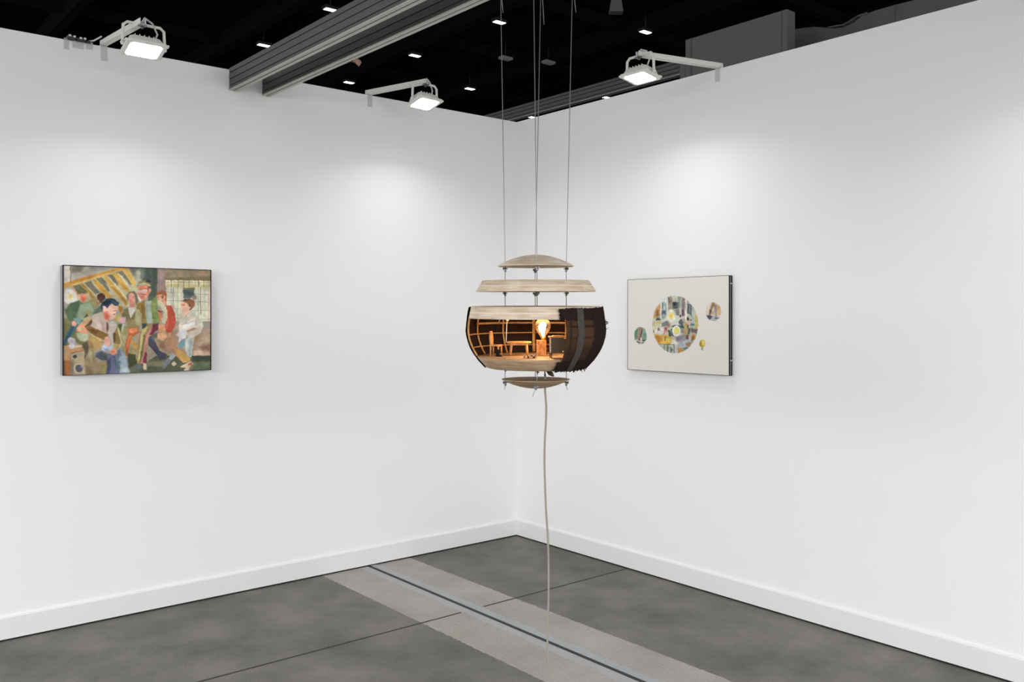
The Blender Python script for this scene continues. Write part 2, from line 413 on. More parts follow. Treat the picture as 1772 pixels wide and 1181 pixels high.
# ------------------------------------------------------------------ flood lamps on arms over the walls
def flood(base, arm_dir, arm_len, head, head_yaw, label, tilt=FLOOD_TILT, wall_n=(0, -1), watts=FLOOD_WATTS, stand=False, droop=math.radians(1.0), size=1.0):
    """base: point on the wall top; head: centre of the lens; the long edge of the head runs along head_yaw"""
    t = empty('flood_lamp', base, label, 'lamp', (0, 0, 0), 'white flood lamps on arms over the booth walls')
    B = Vector(base); d = Vector((arm_dir[0], arm_dir[1], 0)).normalized(); sd = Vector((-d.y, d.x, 0))
    # arm: a channel with two thin flanges
    R = Matrix(((d.x, sd.x, 0), (d.y, sd.y, 0), (0, 0, 1)))
    M4 = R.to_4x4()
    M4 = M4 @ Matrix.Rotation(droop, 4, 'Y')
    b = MB(); b.span((-.03, -.014, .004), (arm_len, -.011, .034)); b.span((-.03, -.014, .004), (arm_len, .014, .0075)); b.span((-.03, .011, .004), (arm_len, .014, .034))
    b.xf(M4); b.build('arm', M_white_metal, t, .001)
    b = MB(); b.span((arm_len - .02, -.018, -.004), (arm_len + .004, .018, .004)); b.ball((arm_len - .012, 0, -.008), .008, 8); b.xf(M4); b.build('pivot_bolt', M_steel, t)
    wn = Vector((wall_n[0], wall_n[1], 0)); ws = Vector((-wn.y, wn.x, 0))
    W = Matrix(((ws.x, wn.x, 0), (ws.y, wn.y, 0), (0, 0, 1))).to_4x4()
    b = MB()
    if stand:
        b.tube([(0, 0, .02), (0, 0, .03 - base[2])], .02, 10); b.tube([(-.35, 0, .02 - base[2]), (.35, 0, .02 - base[2])], .02, 8); b.tube([(0, -.35, .02 - base[2]), (0, .35, .02 - base[2])], .02, 8)
        b.build('stand', M_white_metal, t)
    else:
        b.span((-.016, .0003, -.075), (.016, .003, .010)); b.span((-.016, -.09, .0003), (.016, .003, .012)); b.xf(W)
        b.build('wall_bracket', M_bracket, t, .001)
    # head
    hc = Vector(head) - B
    Hm = Matrix.Translation(hc) @ Matrix.Rotation(head_yaw, 4, 'Z') @ Matrix.Rotation(tilt, 4, 'X') @ Matrix.Scale(size, 4)
    h = empty_part(t, 'lamp_head', Hm)
    def ring(k, z, ch=.012):
        x, y = .094 * k[0], .071 * k[1]
        return [Vector(p + (z,)) for p in [(-x + ch, -y), (x - ch, -y), (x, -y + ch), (x, y - ch), (x - ch, y), (-x + ch, y), (-x, y - ch), (-x, -y + ch)]]
    b = MB(); b.loft([ring((1, 1), -.004), ring((1.02, 1.02), 0), ring((1.02, 1.02), .010), ring((.90, .88), .014), ring((.80, .74), .040), ring((.74, .66), .046)], True, False)
    for q in range(5): b.span((-.05 + q * .022, -.045, .046), (-.046 + q * .022, .045, .056))
    for sx in (-1, 1):
        for sy in (-.055, .055): b.span((sx * .090, sy - .010, 0), (sx * .103, sy + .010, .010))
    b.build('housing', M_white_metal, h, .002)
    b = MB(); b.add(ring((.80, .82), -.0045), [list(range(8))]); b.build('lens', M_lens, h)
    yk = [(-.099, 0, .010), (-.098, 0, .06), (-.096, 0, .106), (-.078, 0, .122), (.078, 0, .122), (.096, 0, .106), (.098, 0, .06), (.099, 0, .010)]
    inv = Matrix.Rotation(-tilt, 4, 'X')
    b = MB(); b.tube(yk, .0075, 8); b.ball((-.099, 0, .018), .012, 8); b.ball((.099, 0, .018), .012, 8); b.xf(inv); b.build('yoke', M_white_metal, h)
    # cable from the arm end into the housing
    tip = Vector(d * (arm_len - .01)) + Vector((0, 0, .02 - math.sin(droop) * arm_len)); hi = Hm.inverted() @ tip
    e = Vector((.052, -.01, .050)); m1 = hi.lerp(e, .35) + Vector((.03, 0, .035)); m2 = hi.lerp(e, .75) + Vector((.03, 0, .02))
    b = MB(); b.tube([hi, hi + Vector((.012, 0, .022)), m1, m2, e], .0045, 6); b.build('cable', M_cable_w, h)
    l = bpy.data.lights.new('flood_light', 'AREA'); l.shape = 'RECTANGLE'; l.size = .15 * size; l.size_y = .115 * size; l.energy = watts; l.spread = math.radians(150) if not stand else math.pi; l.color = (1, .995, .985)
    o = bpy.data.objects.new('flood_light', l); COL.objects.link(o); o.parent = h; o.location = (0, 0, -.008)
    return t
def empty_part(parent, name, M):
    o = bpy.data.objects.new(name, None); COL.objects.link(o); o.parent = parent; o.matrix_local = M; o.empty_display_size = .05; return o

E90 = math.pi / 2
flood((-2.859, 0, WALL_H), (0, -1), .655, (-2.817, -.53, 2.917), 0, 'white flood lamp on an arm at far left, beside the cable connectors', -FLOOD_TILT, droop=math.radians(4.6))
flood((-1.240, 0, WALL_H), (.2516, -.9678), .49, (-1.120, -.455, 2.930), math.radians(7), 'white flood lamp on an arm between the beams and the hanging wires', -FLOOD_TILT, droop=math.radians(.6))
flood((0, -1.815, WALL_H), (-.9793, .2026), .57, (-.535, -1.70, 2.932), -E90, 'white flood lamp on an arm over the right wall', -FLOOD_TILT * .6, (-1, 0))
for base, dr, hd, yaw, wn in [((-4.46, 0, WALL_H), (0, -1), (-4.44, -.53, 2.917), 0, (0, -1)), ((-6.06, 0, WALL_H), (0, -1), (-6.02, -.53, 2.917), 0, (0, -1)),
                              ((0, -3.75, WALL_H), (-1, 0), (-.52, -3.75, 2.917), -E90, (-1, 0)), ((0, -5.6, WALL_H), (-1, 0), (-.52, -5.6, 2.917), -E90, (-1, 0))]:
    flood(base, dr, .6, hd, yaw, 'white flood lamp on an arm over the booth wall, outside the picture', -FLOOD_TILT, wn)

# added fill lamps on stands, out of view behind the camera, brightening the walls
for x, y in ((-8.9, -.9), (-9.0, -2.7), (-9.0, -4.5), (-8.6, -6.3), (-6.6, -8.4), (-4.7, -9.2), (-2.9, -9.4), (-1.1, -9.3)):
    dv = Vector((-2.4 - x, -2.4 - y, 0)).normalized(); hd = Vector((x, y, 0)) + dv * .5
    flood((x, y, 2.95), (dv.x, dv.y), .6, (hd.x, hd.y, 2.45), math.atan2(-dv.x, dv.y), 'added soft fill lamp on a floor stand, out of view behind the camera', math.radians(9), watts=FILL_STAND_WATTS, stand=True, size=4.0)

# cable connectors lying on the left wall top
t = empty('cable_connector', (-2.985, -.004, WALL_H), 'dark cable connectors taped to the wall top at far left', 'connector')
b = MB(); b.span((-.055, -.02, .0), (-.02, .03, .022)); b.span((-.012, -.018, .0), (.03, .03, .018)); b.span((.036, -.016, 0), (.055, .02, .012)); b.span((-.02, -.006, .004), (-.012, .012, .014)); b.build('connector_block', M_plug, t, .003)
M_tape = bpy.data.materials.new('clear_tape'); M_tape.use_nodes = True
_nt = M_tape.node_tree; _p = _nt.nodes['Principled BSDF']; _p.inputs['Base Color'].default_value = rgb(205, 205, 205); _p.inputs['Alpha'].default_value = .35; _p.inputs['Roughness'].default_value = .3
for x0, x1, dz in ((-.07, -.045, .05), (-.03, .025, .035), (.035, .07, .03)):
    MB().span((x0, -.0012, -dz), (x1, -.0004, .008)).build('tape_strip', M_tape, t)
MB().tube([(.05, -.002, .012), (.07, -.012, .016), (.085, -.03, .026), (.098, -.055, .034)], .0045, 6).build('cable', M_cable_w, t)
b = MB()
for x, z in ((-.052, .024), (-.03, .022), (0.0, .02), (.02, .021)): b.span((x, -.023, z - .01), (x + .012, -.020, z))
b.build('pale_tab', M_cable_w, t)
# crumpled scrap hanging under the right beam of the pair
random.seed(5)
t = empty('paper_scrap', (-1.906, -1.0, 2.934), 'crumpled brown paper scrap stuck under the nearer beam', 'scrap')
b = MB(); n = 6
g = [[Vector((-.02 + .04 * i / n + random.uniform(-.004, .004), -.018 + .036 * j / n, .003 - .03 * ((i / n - .2) ** 2) - .014 * (j / n) + random.uniform(-.003, .003))) for j in range(n + 1)] for i in range(n + 1)]
b.add([p for r in g for p in r], [(i * (n + 1) + j, (i + 1) * (n + 1) + j, (i + 1) * (n + 1) + j + 1, i * (n + 1) + j + 1) for i in range(n) for j in range(n)], True)
o = b.build('sheet', mat('brown_paper', rgb(165, 132, 108), .8, var=.2, scale=(60, 60, 60)), t)
s = o.modifiers.new('thick', 'SOLIDIFY'); s.thickness = .001

# ------------------------------------------------------------------ pictures
MURAL_PATCHES = '''168 162 148 0.6 -1 -5 -9 524 -32 524 374 -5 377
192 187 177 1.0 -1 -5 -9 46 -11 46 154 -5 173
122 117 102 2.0 -1 52 0 132 -1 117 53 52 64
140 138 128 3.0 -1 132 -1 328 -5 248 35 182 37
105 105 98 3.0 -1 422 -9 491 -9 491 95 451 73 425 33
188 182 148 1.0 -1 4 226 376 21 491 151 491 374 232 376 4 333
172 170 152 2.0 -1 466 26 506 25 506 174 466 175
84 95 86 1.4 -1 501 -7 616 -10 616 242 579 374 552 280 502 95
112 125 108 2.0 -1 502 2 532 1 516 108 502 109
70 80 76 2.0 -1 579 -1 615 -3 615 115 589 92
152 131 126 0.8 -1 616 -10 678 -10 671 113 678 241 616 251
172 148 140 3.0 -1 637 1 671 42 643 105 623 91
152 137 113 0.8 -1 674 -12 998 -8 998 109 666 113
128 112 84 1.5 -1 671 90 827 78 998 60 998 108 664 114
176 132 98 3.0 -1 933 9 966 12 951 40 915 29
214 213 190 0.6 -1 672 175 998 172 998 512 726 511 702 364 678 354
176 186 170 0.7 -1 707 179 717 178 717 511 707 510
190 192 145 0.7 -1 753 178 761 177 761 511 753 511
222 178 160 0.7 -1 782 177 787 177 787 511 782 511
172 184 172 0.7 -1 903 174 910 174 910 512 903 512
185 198 165 0.7 -1 952 173 957 173 957 512 952 512
222 165 155 0.7 -1 981 172 986 172 986 512 981 512
225 195 180 0.7 -1 697 179 700 179 700 510 697 510
95 52 62 0.4 -1 724 178 727 178 727 382 724 382
110 58 68 0.4 -1 921 174 924 174 924 449 921 449
140 145 138 0.5 -1 675 230 785 228 785 231 675 233
140 145 138 0.5 -1 675 312 785 311 785 315 675 316
140 145 138 0.5 -1 675 393 785 392 785 396 675 396
140 145 138 0.5 -1 675 478 785 478 785 482 675 481
150 140 140 0.5 -1 878 245 996 243 996 247 878 249
150 140 140 0.5 -1 878 320 996 319 996 322 878 323
150 140 140 0.5 -1 878 404 996 404 996 407 878 407
150 140 140 0.5 -1 878 491 996 491 996 495 878 494
220 212 172 0.6 -1 669 111 998 110 998 177 671 175
204 190 130 2.0 -1 671 149 998 150 998 177 671 177
72 72 84 0.4 -1 709 110 712 110 712 177 709 177
72 72 84 0.4 -1 757 108 760 108 760 175 757 176
72 72 84 0.4 -1 797 107 800 107 800 175 797 175
72 72 84 0.4 -1 839 106 842 106 842 174 839 174
72 72 84 0.4 -1 908 109 912 109 912 172 908 172
72 72 84 0.4 -1 946 108 949 108 949 171 946 171
190 190 160 0.6 -1 685 112 691 112 691 176 685 176
190 190 160 0.6 -1 732 111 737 110 737 175 732 175
190 190 160 0.6 -1 775 109 781 109 781 174 775 174
190 190 160 0.6 -1 817 108 823 108 823 173 817 173
190 190 160 0.6 -1 859 107 865 107 865 172 859 172
190 190 160 0.6 -1 886 106 891 106 891 171 886 172
190 190 160 0.6 -1 966 104 972 104 972 170 966 170
120 112 118 0.4 -1 671 130 996 121 996 124 671 133
96 106 108 0.6 -1 797 181 876 183 876 271 844 288 797 289
136 121 76 0.6 -1 799 180 877 178 877 194 806 195
76 86 86 1.5 -1 797 200 830 209 876 247 844 259 797 253
172 148 128 1.0 -1 466 610 616 589 726 552 998 589 998 859 579 844 466 839
208 180 158 1.5 -1 866 804 994 798 994 859 866 854
145 110 90 3.0 -1 908 766 991 749 991 817 944 806
190 165 140 3.0 -1 898 689 991 657 991 730 915 747
88 92 74 0.7 -1 466 911 583 842 998 860 998 1012 466 1009
126 126 98 2.0 -1 542 901 671 892 657 948 542 943
106 116 92 2.0 -1 866 914 996 929 996 998 862 998
64 75 60 1.5 -1 862 857 996 861 996 910 869 905
160 150 132 0.6 -1 552 761 610 842 579 869 546 901 536 821
190 140 65 0.6 -1 -2 168 120 111 248 53 376 0 425 -2 379 25 264 77 132 145 52 180 -2 215
207 172 108 0.8 -1 52 171 264 68 376 18 264 88 132 149 59 187
172 120 50 1.5 -1 77 131 170 96 182 105 108 143
118 115 97 0.8 -1 60 185 98 170 145 241 114 287 77 225
118 115 97 0.8 -1 132 156 170 139 232 244 201 258 157 196
118 115 97 0.8 -1 207 118 242 101 283 170 296 220 283 239 251 185
118 115 97 0.8 -1 281 79 312 73 360 145 347 178 308 119
118 115 97 0.8 -1 334 50 376 30 441 157 431 171 376 85
188 183 163 0.8 -1 264 157 293 184 392 352 353 311 296 220
172 137 62 0.6 -1 104 166 123 163 170 236 213 312 220 353 195 331 157 250
196 148 68 0.6 -1 182 132 207 127 299 266 315 284 283 293 232 221
204 166 92 0.6 -1 248 94 280 88 405 292 405 361 386 343 296 193
164 124 55 1.2 -1 299 184 321 192 405 324 405 361 360 279
208 172 95 0.6 -1 305 60 347 56 425 199 422 236 402 232 353 159
190 138 66 2.0 -1 353 145 379 149 409 199 399 218
208 174 98 0.6 -1 376 25 422 19 471 156 458 189 415 107
218 207 178 0.6 -1 347 56 356 60 431 199 425 217
216 205 175 0.6 -1 280 90 291 97 415 301 405 310
165 152 105 1.0 -1 157 322 201 285 232 353 198 394
122 122 82 1.0 -1 -5 482 83 483 170 763 132 762 77 698 -5 758
152 142 98 1.0 -1 344 548 425 563 399 724 389 807 363 732 360 677
168 163 125 1.2 -1 363 622 399 659 392 751 373 751
214 214 210 1.5 -1 91 282 88 307 80 328 67 344 51 352 35 353 20 344 7 329 -1 308 -4 284 -1 260 7 239 20 223 35 214 51 214 67 222 80 237 88 258
226 218 178 1.5 -1 66 283 65 293 61 302 55 308 48 312 41 312 34 308 28 302 25 293 24 283 25 274 28 265 34 258 41 255 48 255 55 258 61 264 65 273
208 182 108 2.0 -1 58 281 57 287 55 292 51 296 47 298 43 299 38 296 35 293 33 287 32 281 33 275 35 270 38 266 43 263 47 263 51 265 55 269 57 275
98 60 60 0.4 -1 46 -2 44 91 47 91 49 -2
98 60 60 0.4 -1 44 92 46 154 49 154 47 91
216 154 122 0.8 -1 43 194 68 207 98 260 95 296 80 251 55 216
108 128 102 0.6 -1 8 408 49 341 101 318 117 340 138 340 170 326 182 358 198 390 182 448 182 512 37 511 19 461
84 104 78 1.0 -1 8 408 49 341 104 318 104 359 77 466 59 511 34 497
152 168 138 1.0 -1 104 359 138 345 170 331 195 390 182 453 145 507 83 488
186 160 100 1.0 -1 135 448 157 403 166 448 151 466
74 84 64 0.6 -1 128 480 145 439 156 460
110 110 80 0.6 -1 74 184 104 175 151 237 148 259 117 251 111 287 92 265
226 168 138 0.6 -1 95 260 112 260 111 307 97 291
226 148 118 0.6 -1 114 251 138 241 152 259 146 309 129 343 111 327 106 287
212 108 84 1.0 -1 114 287 138 295 129 336 114 327
105 104 78 0.8 -1 117 237 151 237 138 259 117 253
110 125 105 0.6 -1 182 448 198 403 242 353 251 421 226 430 201 444
106 70 55 0.6 -1 223 294 261 294 248 339 229 339
84 54 44 0.6 -1 264 282 262 293 258 303 251 311 243 315 234 315 226 311 219 304 215 294 213 283 215 272 219 262 226 254 234 250 243 250 251 254 258 261 262 271
104 72 60 2.0 -1 242 298 241 303 239 307 237 310 234 312 231 312 228 310 225 307 223 303 223 299 223 294 225 290 228 287 231 285 234 285 237 287 239 290 241 294
124 114 94 0.6 -1 404 264 425 231 458 221 477 254 487 309 468 356 461 300 451 245 425 254 417 301 409 324
118 112 74 0.6 -1 370 471 386 402 415 384 422 449 431 481 458 430 471 384 491 402 491 514 370 513
165 160 116 1.0 -1 468 411 491 402 491 514 458 513
220 140 112 0.6 -1 427 338 459 337 459 374 423 370
226 166 146 0.6 -1 415 264 435 240 458 254 464 291 458 337 435 351 417 324
215 130 115 2.0 -1 418 296 438 301 438 338 422 324
216 208 198 0.6 -1 415 384 471 377 477 402 458 421 435 481 420 444
120 110 110 0.8 -1 457 279 456 281 455 282 453 283 451 284 448 284 446 284 444 283 443 281 442 280 443 278 444 277 446 276 448 275 451 275 453 275 455 276 456 278
150 135 92 1.0 -1 402 493 491 494 489 587 418 586 409 540
170 165 120 1.0 -1 458 484 491 485 491 554 468 554
170 120 50 0.8 -1 353 357 381 375 379 402 366 444 349 393
186 167 96 0.8 -1 324 467 360 439 373 462 357 513 321 513
207 166 172 0.6 -1 357 470 399 470 396 521 366 532 353 516
84 104 58 0.6 -1 347 534 376 530 371 604 350 580
206 205 186 0.6 -1 376 532 393 533 376 615 371 594
196 150 80 0.8 -1 428 692 451 693 486 754 479 791 445 753
150 136 92 1.0 -1 425 752 473 777 473 819 422 817
70 75 50 0.8 -1 415 812 464 828 471 888 491 912 441 956 422 969 412 886
110 110 82 1.0 -1 422 956 491 903 491 1015 428 1011
172 100 60 0.6 -1 396 724 415 632 418 577 477 577 491 615 441 665 425 738 412 844 396 834
200 120 70 1.5 -1 422 646 441 651 422 715 405 752
232 142 100 0.8 -1 418 581 477 575 482 610 441 626 417 616
105 110 115 0.6 -1 435 979 458 939 491 922 491 973 451 987
74 110 122 0.6 -1 49 532 86 501 114 510 83 559 65 626 31 670 16 732 -5 731 4 678 31 603
54 84 98 1.0 -1 55 559 71 572 22 687 4 727 10 678
130 170 166 0.6 -1 65 483 117 483 101 534 86 530
232 166 146 0.6 -1 51 527 65 501 88 523 74 552 55 550
176 182 152 0.6 -1 82 617 117 609 162 627 157 672 132 694 108 689 89 662
95 85 66 1.0 -1 120 717 157 690 162 817 163 898 138 897 132 807
146 131 100 0.6 -1 160 763 195 786 201 845 226 887 278 885 277 921 267 1007 138 1005 135 874 157 781
172 162 122 1.0 -1 157 763 182 790 185 867 170 898 160 835
150 150 90 1.5 -1 248 929 277 917 269 1001 239 1004
120 100 82 2.5 -1 138 919 182 931 176 1002 142 1003
168 138 112 0.8 -1 198 845 229 887 278 880 278 910 232 912 204 877
200 162 118 0.6 -1 108 532 151 488 182 501 176 533 151 560 126 555
205 175 135 1.0 -1 123 489 170 462 182 507 126 511
206 187 174 0.6 -1 176 465 283 465 286 621 258 616 201 574 170 551
206 188 174 0.6 -1 182 460 248 421 261 467 283 512 170 511
190 150 140 2.0 -1 242 520 264 566 264 611 248 584
110 84 54 0.6 -1 160 519 176 488 182 519 170 546 142 571 135 560
206 192 184 0.6 -1 283 520 315 507 342 548 337 599 320 621 318 736 302 721 296 662 280 634
112 92 76 0.6 -1 273 518 286 527 287 584 280 623 273 584
226 157 122 0.6 -1 80 577 101 537 129 541 157 609 148 625 114 615 86 606
192 192 142 1.0 -1 118 580 117 586 116 592 113 596 109 598 106 598 102 596 100 591 98 586 97 579 98 573 100 567 102 563 106 561 109 561 113 563 116 567 117 573
142 107 62 0.6 -1 142 564 163 551 213 583 285 634 277 661 251 684 226 665 170 619
112 80 44 2.0 -1 151 578 201 583 220 610 201 624 170 605
178 148 98 0.6 -1 162 632 242 688 254 702 248 729 220 774 195 791 170 758 162 709
217 183 128 0.7 -1 163 623 176 628 242 679 251 688 232 695 201 664
150 122 78 1.5 -1 163 673 182 709 185 763 170 758
150 125 75 0.6 -1 321 626 347 567 360 603 374 686 374 737 353 732 320 713
95 75 50 0.8 -1 318 626 331 612 331 695 320 713
176 156 96 0.6 -1 320 726 358 727 371 751 334 775 316 754
212 197 152 0.7 -1 344 569 355 574 378 723 360 764 355 741 367 718
116 126 146 0.6 -1 207 800 239 783 283 812 315 813 360 769 391 807 404 876 423 979 427 1002 344 1007 272 1008 280 880 239 874 202 841
84 89 94 1.0 -1 207 809 239 792 273 821 281 878 239 872 205 841
112 112 142 0.8 -1 286 849 321 841 337 924 341 1007 302 1005 293 927
74 84 104 0.8 -1 277 885 296 858 302 932 293 1004 272 1003
158 172 187 0.8 -1 360 778 392 811 405 895 423 983 427 1002 357 1003 347 906 363 833
190 198 205 2.0 -1 370 935 402 955 422 992 366 994
95 125 130 1.2 -1 337 887 365 884 357 998 342 998
80 85 105 0.8 -1 322 842 335 920 340 919 327 840
95 100 120 0.8 -1 358 793 371 835 375 833 362 791
187 192 207 0.6 -1 242 742 261 711 283 748 308 731 315 749 302 785 264 784 237 774
130 150 192 0.8 -1 245 747 258 761 293 771 283 787 251 765
232 177 157 0.6 -1 253 693 264 659 286 650 297 676 297 730 280 748 264 729
238 165 134 0.6 -1 293 796 315 761 339 777 342 805 321 829 305 824
222 120 90 1.5 -1 324 795 324 799 322 802 320 804 317 805 313 805 310 803 308 801 306 798 305 795 306 791 308 788 310 786 313 785 317 785 320 786 322 789 324 792
232 188 168 0.6 -1 248 376 264 369 280 385 299 366 312 348 328 366 349 370 350 403 337 426 333 462 315 490 289 508 264 508 251 448 248 412
214 104 80 2.0 -1 254 430 277 421 296 467 286 501 265 489
235 195 178 1.0 -1 270 389 269 397 267 404 264 409 260 412 255 412 252 409 248 404 246 397 246 389 246 382 248 375 252 370 255 367 260 367 264 369 267 375 269 381
160 100 90 0.7 -1 315 417 341 412 340 407 315 411
115 65 60 0.5 -1 332 444 331 446 330 448 329 449 328 450 326 450 324 449 323 448 322 446 322 444 322 442 323 440 324 438 326 438 328 438 329 438 330 440 331 442
50 70 86 0.6 -1 240 353 258 321 267 300 296 293 328 304 355 338 347 368 328 366 308 341 296 366 280 387 264 369 251 367 248 414 237 398
34 48 60 1.5 -1 248 344 273 312 296 316 283 362 264 362
72 98 112 1.5 -1 312 316 344 329 341 357 318 343
176 112 67 0.6 -1 -5 758 48 795 48 1000 -5 1011
120 80 55 2.0 -1 -5 846 10 847 13 1003 -5 1006
192 152 112 0.8 -1 -5 733 43 759 48 804 43 862 -5 864
197 147 107 0.6 -1 -2 731 65 720 117 730 128 775 46 804 40 759
217 197 172 0.8 -1 71 722 117 730 120 748 71 753
172 157 127 0.6 -1 46 806 129 775 137 1000 54 1005
130 120 105 1.5 -1 46 875 62 880 65 1003 48 1000
120 80 55 0.4 -1 47 806 126 778 126 774 46 802
190 178 152 0.8 -1 91 833 89 843 86 852 81 858 75 862 68 861 62 858 57 851 54 842 53 832 54 822 57 813 62 807 68 803 75 803 81 807 86 814 89 823
68 74 74 0.6 -1 85 833 84 839 82 845 79 849 74 851 70 851 66 848 62 844 60 838 59 832 60 826 62 820 66 816 70 814 74 814 79 816 82 821 84 826
188 176 152 0.8 -1 123 941 122 956 116 968 108 977 99 982 89 981 79 976 71 966 66 953 64 938 66 924 71 911 79 902 89 898 99 898 108 904 116 914 122 927
80 80 87 0.6 -1 124 941 122 953 118 964 111 971 103 975 94 974 86 970 79 962 75 951 73 939 75 927 79 917 86 909 94 905 103 906 111 910 118 918 122 929
135 135 138 1.0 -1 127 926 126 931 125 935 123 938 120 940 117 939 114 938 112 934 110 930 110 925 110 920 112 916 114 913 117 911 120 911 123 913 125 916 126 921
214 212 214 0.6 -1 75 689 74 699 70 707 64 714 56 717 48 717 41 713 35 706 31 698 30 687 31 677 35 669 41 662 48 659 56 659 64 663 70 669 74 678
207 207 212 0.6 -1 72 738 71 746 67 753 63 758 57 761 51 761 45 758 40 752 37 745 36 737 37 728 40 721 45 716 51 713 57 713 63 716 67 722 71 729
190 180 192 2.0 -1 68 691 67 696 65 701 62 704 58 706 53 706 49 704 46 700 44 695 43 690 44 685 46 680 49 676 53 674 58 674 62 676 65 680 67 685
74 74 90 0.6 -1 551 667 572 644 616 758 630 796 679 835 671 873 643 888 626 876 613 842 579 785 551 737
90 100 86 0.6 -1 572 640 616 619 611 664 596 696 579 701
152 137 87 0.6 -1 507 538 586 534 569 611 549 691 543 784 543 905 474 916 471 842 489 680 506 587
192 132 127 0.6 -1 552 583 579 539 573 602 551 658 543 756 534 812 524 916 501 915 519 811 529 690
112 56 66 0.6 -1 583 534 627 530 618 589 579 640 557 639 576 588
126 56 70 0.6 -1 526 811 542 800 542 912 516 916
206 192 132 0.6 -1 506 587 556 557 514 652 510 718 497 866 479 907 489 773 497 680
110 100 62 0.7 -1 519 648 532 643 512 811 499 908 492 903 506 773
58 74 70 0.6 -1 507 529 544 532 536 564 511 585
217 192 167 0.6 -1 517 909 541 915 537 977 518 972
100 106 112 0.6 -1 466 925 496 920 520 970 466 979
162 142 112 1.2 -1 589 673 657 702 684 760 671 797 623 758
140 110 86 2.0 -1 630 721 671 708 688 765 657 783 626 768
177 137 107 0.6 -1 684 632 726 609 746 686 750 762 802 821 853 880 844 911 795 918 746 857 712 799 671 764 660 712
203 163 98 1.0 -1 736 780 774 791 850 880 841 911 795 918 750 847
200 170 125 0.8 -1 702 632 708 637 684 694 671 717
217 192 167 0.6 -1 776 958 823 922 851 904 874 939 846 1002 797 1002 813 974 785 968
180 92 82 0.6 -1 829 941 855 909 857 938 837 949
140 120 95 0.8 -1 855 928 876 944 848 1000 837 999
120 125 131 0.6 -1 647 969 660 906 688 874 717 894 684 935 667 970
165 175 176 0.6 -1 690 874 719 820 742 850 719 896
227 202 178 0.6 -1 713 927 733 903 753 929 729 954
187 87 66 0.6 -1 674 357 712 356 729 406 744 482 744 515 667 515 684 449 684 402
187 82 66 0.6 -1 671 490 742 490 738 571 712 618 684 625 666 585
205 110 80 1.0 -1 678 495 698 495 684 580 671 580
150 70 60 0.6 -1 616 402 652 416 643 428 620 423
207 132 97 0.6 -1 620 421 647 425 643 515 623 510
226 161 122 0.6 -1 625 537 659 547 672 585 667 618 620 619 621 570
232 177 137 0.6 -1 613 631 657 620 683 651 676 679 650 700 615 683
175 160 125 0.7 -1 674 611 673 614 672 617 670 619 667 620 664 620 662 619 659 617 658 614 657 610 658 607 659 604 662 602 664 601 667 601 670 602 672 605 673 607
167 102 67 0.6 -1 598 261 616 228 650 213 674 231 682 279 674 326 664 298 650 251 623 251 606 275
216 142 112 0.6 -1 650 288 671 316 675 357 654 350
227 168 132 0.6 -1 603 270 620 251 645 255 652 298 640 326 616 289
217 152 126 0.6 -1 672 279 671 286 670 293 667 298 664 300 661 300 658 298 656 293 655 286 654 279 655 271 656 265 658 260 661 257 664 257 667 260 670 265 671 271
110 66 50 0.6 -1 642 270 658 260 650 291
175 115 80 0.8 -1 622 282 621 284 620 285 619 287 617 287 615 287 614 287 612 285 611 284 611 282 611 280 612 278 614 277 615 276 617 276 619 277 620 278 621 280
203 198 168 0.6 -1 616 305 643 317 671 364 684 402 682 510 650 510 657 430 637 373 611 345
200 192 160 0.6 -1 637 485 681 485 667 537 650 532
152 122 62 0.6 -1 474 342 529 311 537 514 509 514 502 430 476 393
120 98 52 1.2 -1 502 356 519 351 524 491 512 491
127 142 82 0.6 -1 556 299 603 280 617 341 614 421 624 468 628 515 579 514 569 374
96 108 66 1.0 -1 579 467 603 482 616 505 583 510
155 165 105 2.0 -1 579 341 603 336 599 421 583 411
167 182 168 0.6 -1 531 327 571 311 573 421 580 514 539 514
120 145 140 0.8 -1 539 341 542 505 546 505 542 341
165 178 162 0.6 -1 539 485 579 485 581 531 541 532
140 128 75 0.6 -1 502 485 540 485 541 532 507 534
130 142 88 0.6 -1 579 485 626 485 627 529 581 532
95 105 90 0.6 -1 546 280 591 277 579 310 551 320
177 172 132 0.6 -1 466 402 492 400 504 444 502 514 466 514
177 170 130 0.6 -1 466 484 502 485 496 522 466 536
214 148 126 0.6 -1 479 189 522 164 549 178 571 215 556 252 543 290 519 311 502 307 487 272 478 244
226 128 98 1.0 -1 483 184 522 174 550 182 550 193 489 200
208 184 170 0.7 -1 483 216 542 205 546 221 522 240 486 240
217 152 117 0.6 -1 573 214 572 222 571 228 568 233 566 236 563 236 560 233 557 229 556 222 555 215 556 207 557 201 560 196 563 194 566 193 568 196 571 201 572 207
140 82 62 0.6 -1 499 253 540 253 522 263
110 70 55 0.7 -1 547 182 557 187 552 243 547 234
120 80 75 0.6 -1 489 211 541 198 540 195 489 207
214 112 86 1.0 -1 496 277 519 267 519 290 506 295
227 217 208 0.6 -1 479 254 489 281 510 311 496 325 485 314
132 127 87 0.6 -1 483 156 492 132 519 118 542 112 566 140 570 172 549 178 522 160 489 170 471 191
192 182 142 0.6 -1 487 156 522 142 562 159 570 173 549 174 522 162 487 169
58 68 74 0.6 -1 531 127 546 105 566 121 566 149
167 137 97 0.6 -1 876 664 917 634 912 680 873 746 870 842 858 854 862 736
192 197 192 0.6 -1 809 697 837 664 880 660 873 717 856 873 825 850 813 783
120 156 162 0.6 -1 755 752 785 701 810 697 810 754 781 784
158 170 168 1.2 -1 841 688 869 674 851 851 837 851
207 197 178 0.6 -1 774 439 809 459 858 415 880 449 922 488 951 517 767 516
211 201 187 0.6 -1 767 486 930 487 946 564 920 634 880 662 830 666 820 615 767 591
170 142 118 0.9 -1 818 606 880 575 896 588 830 628
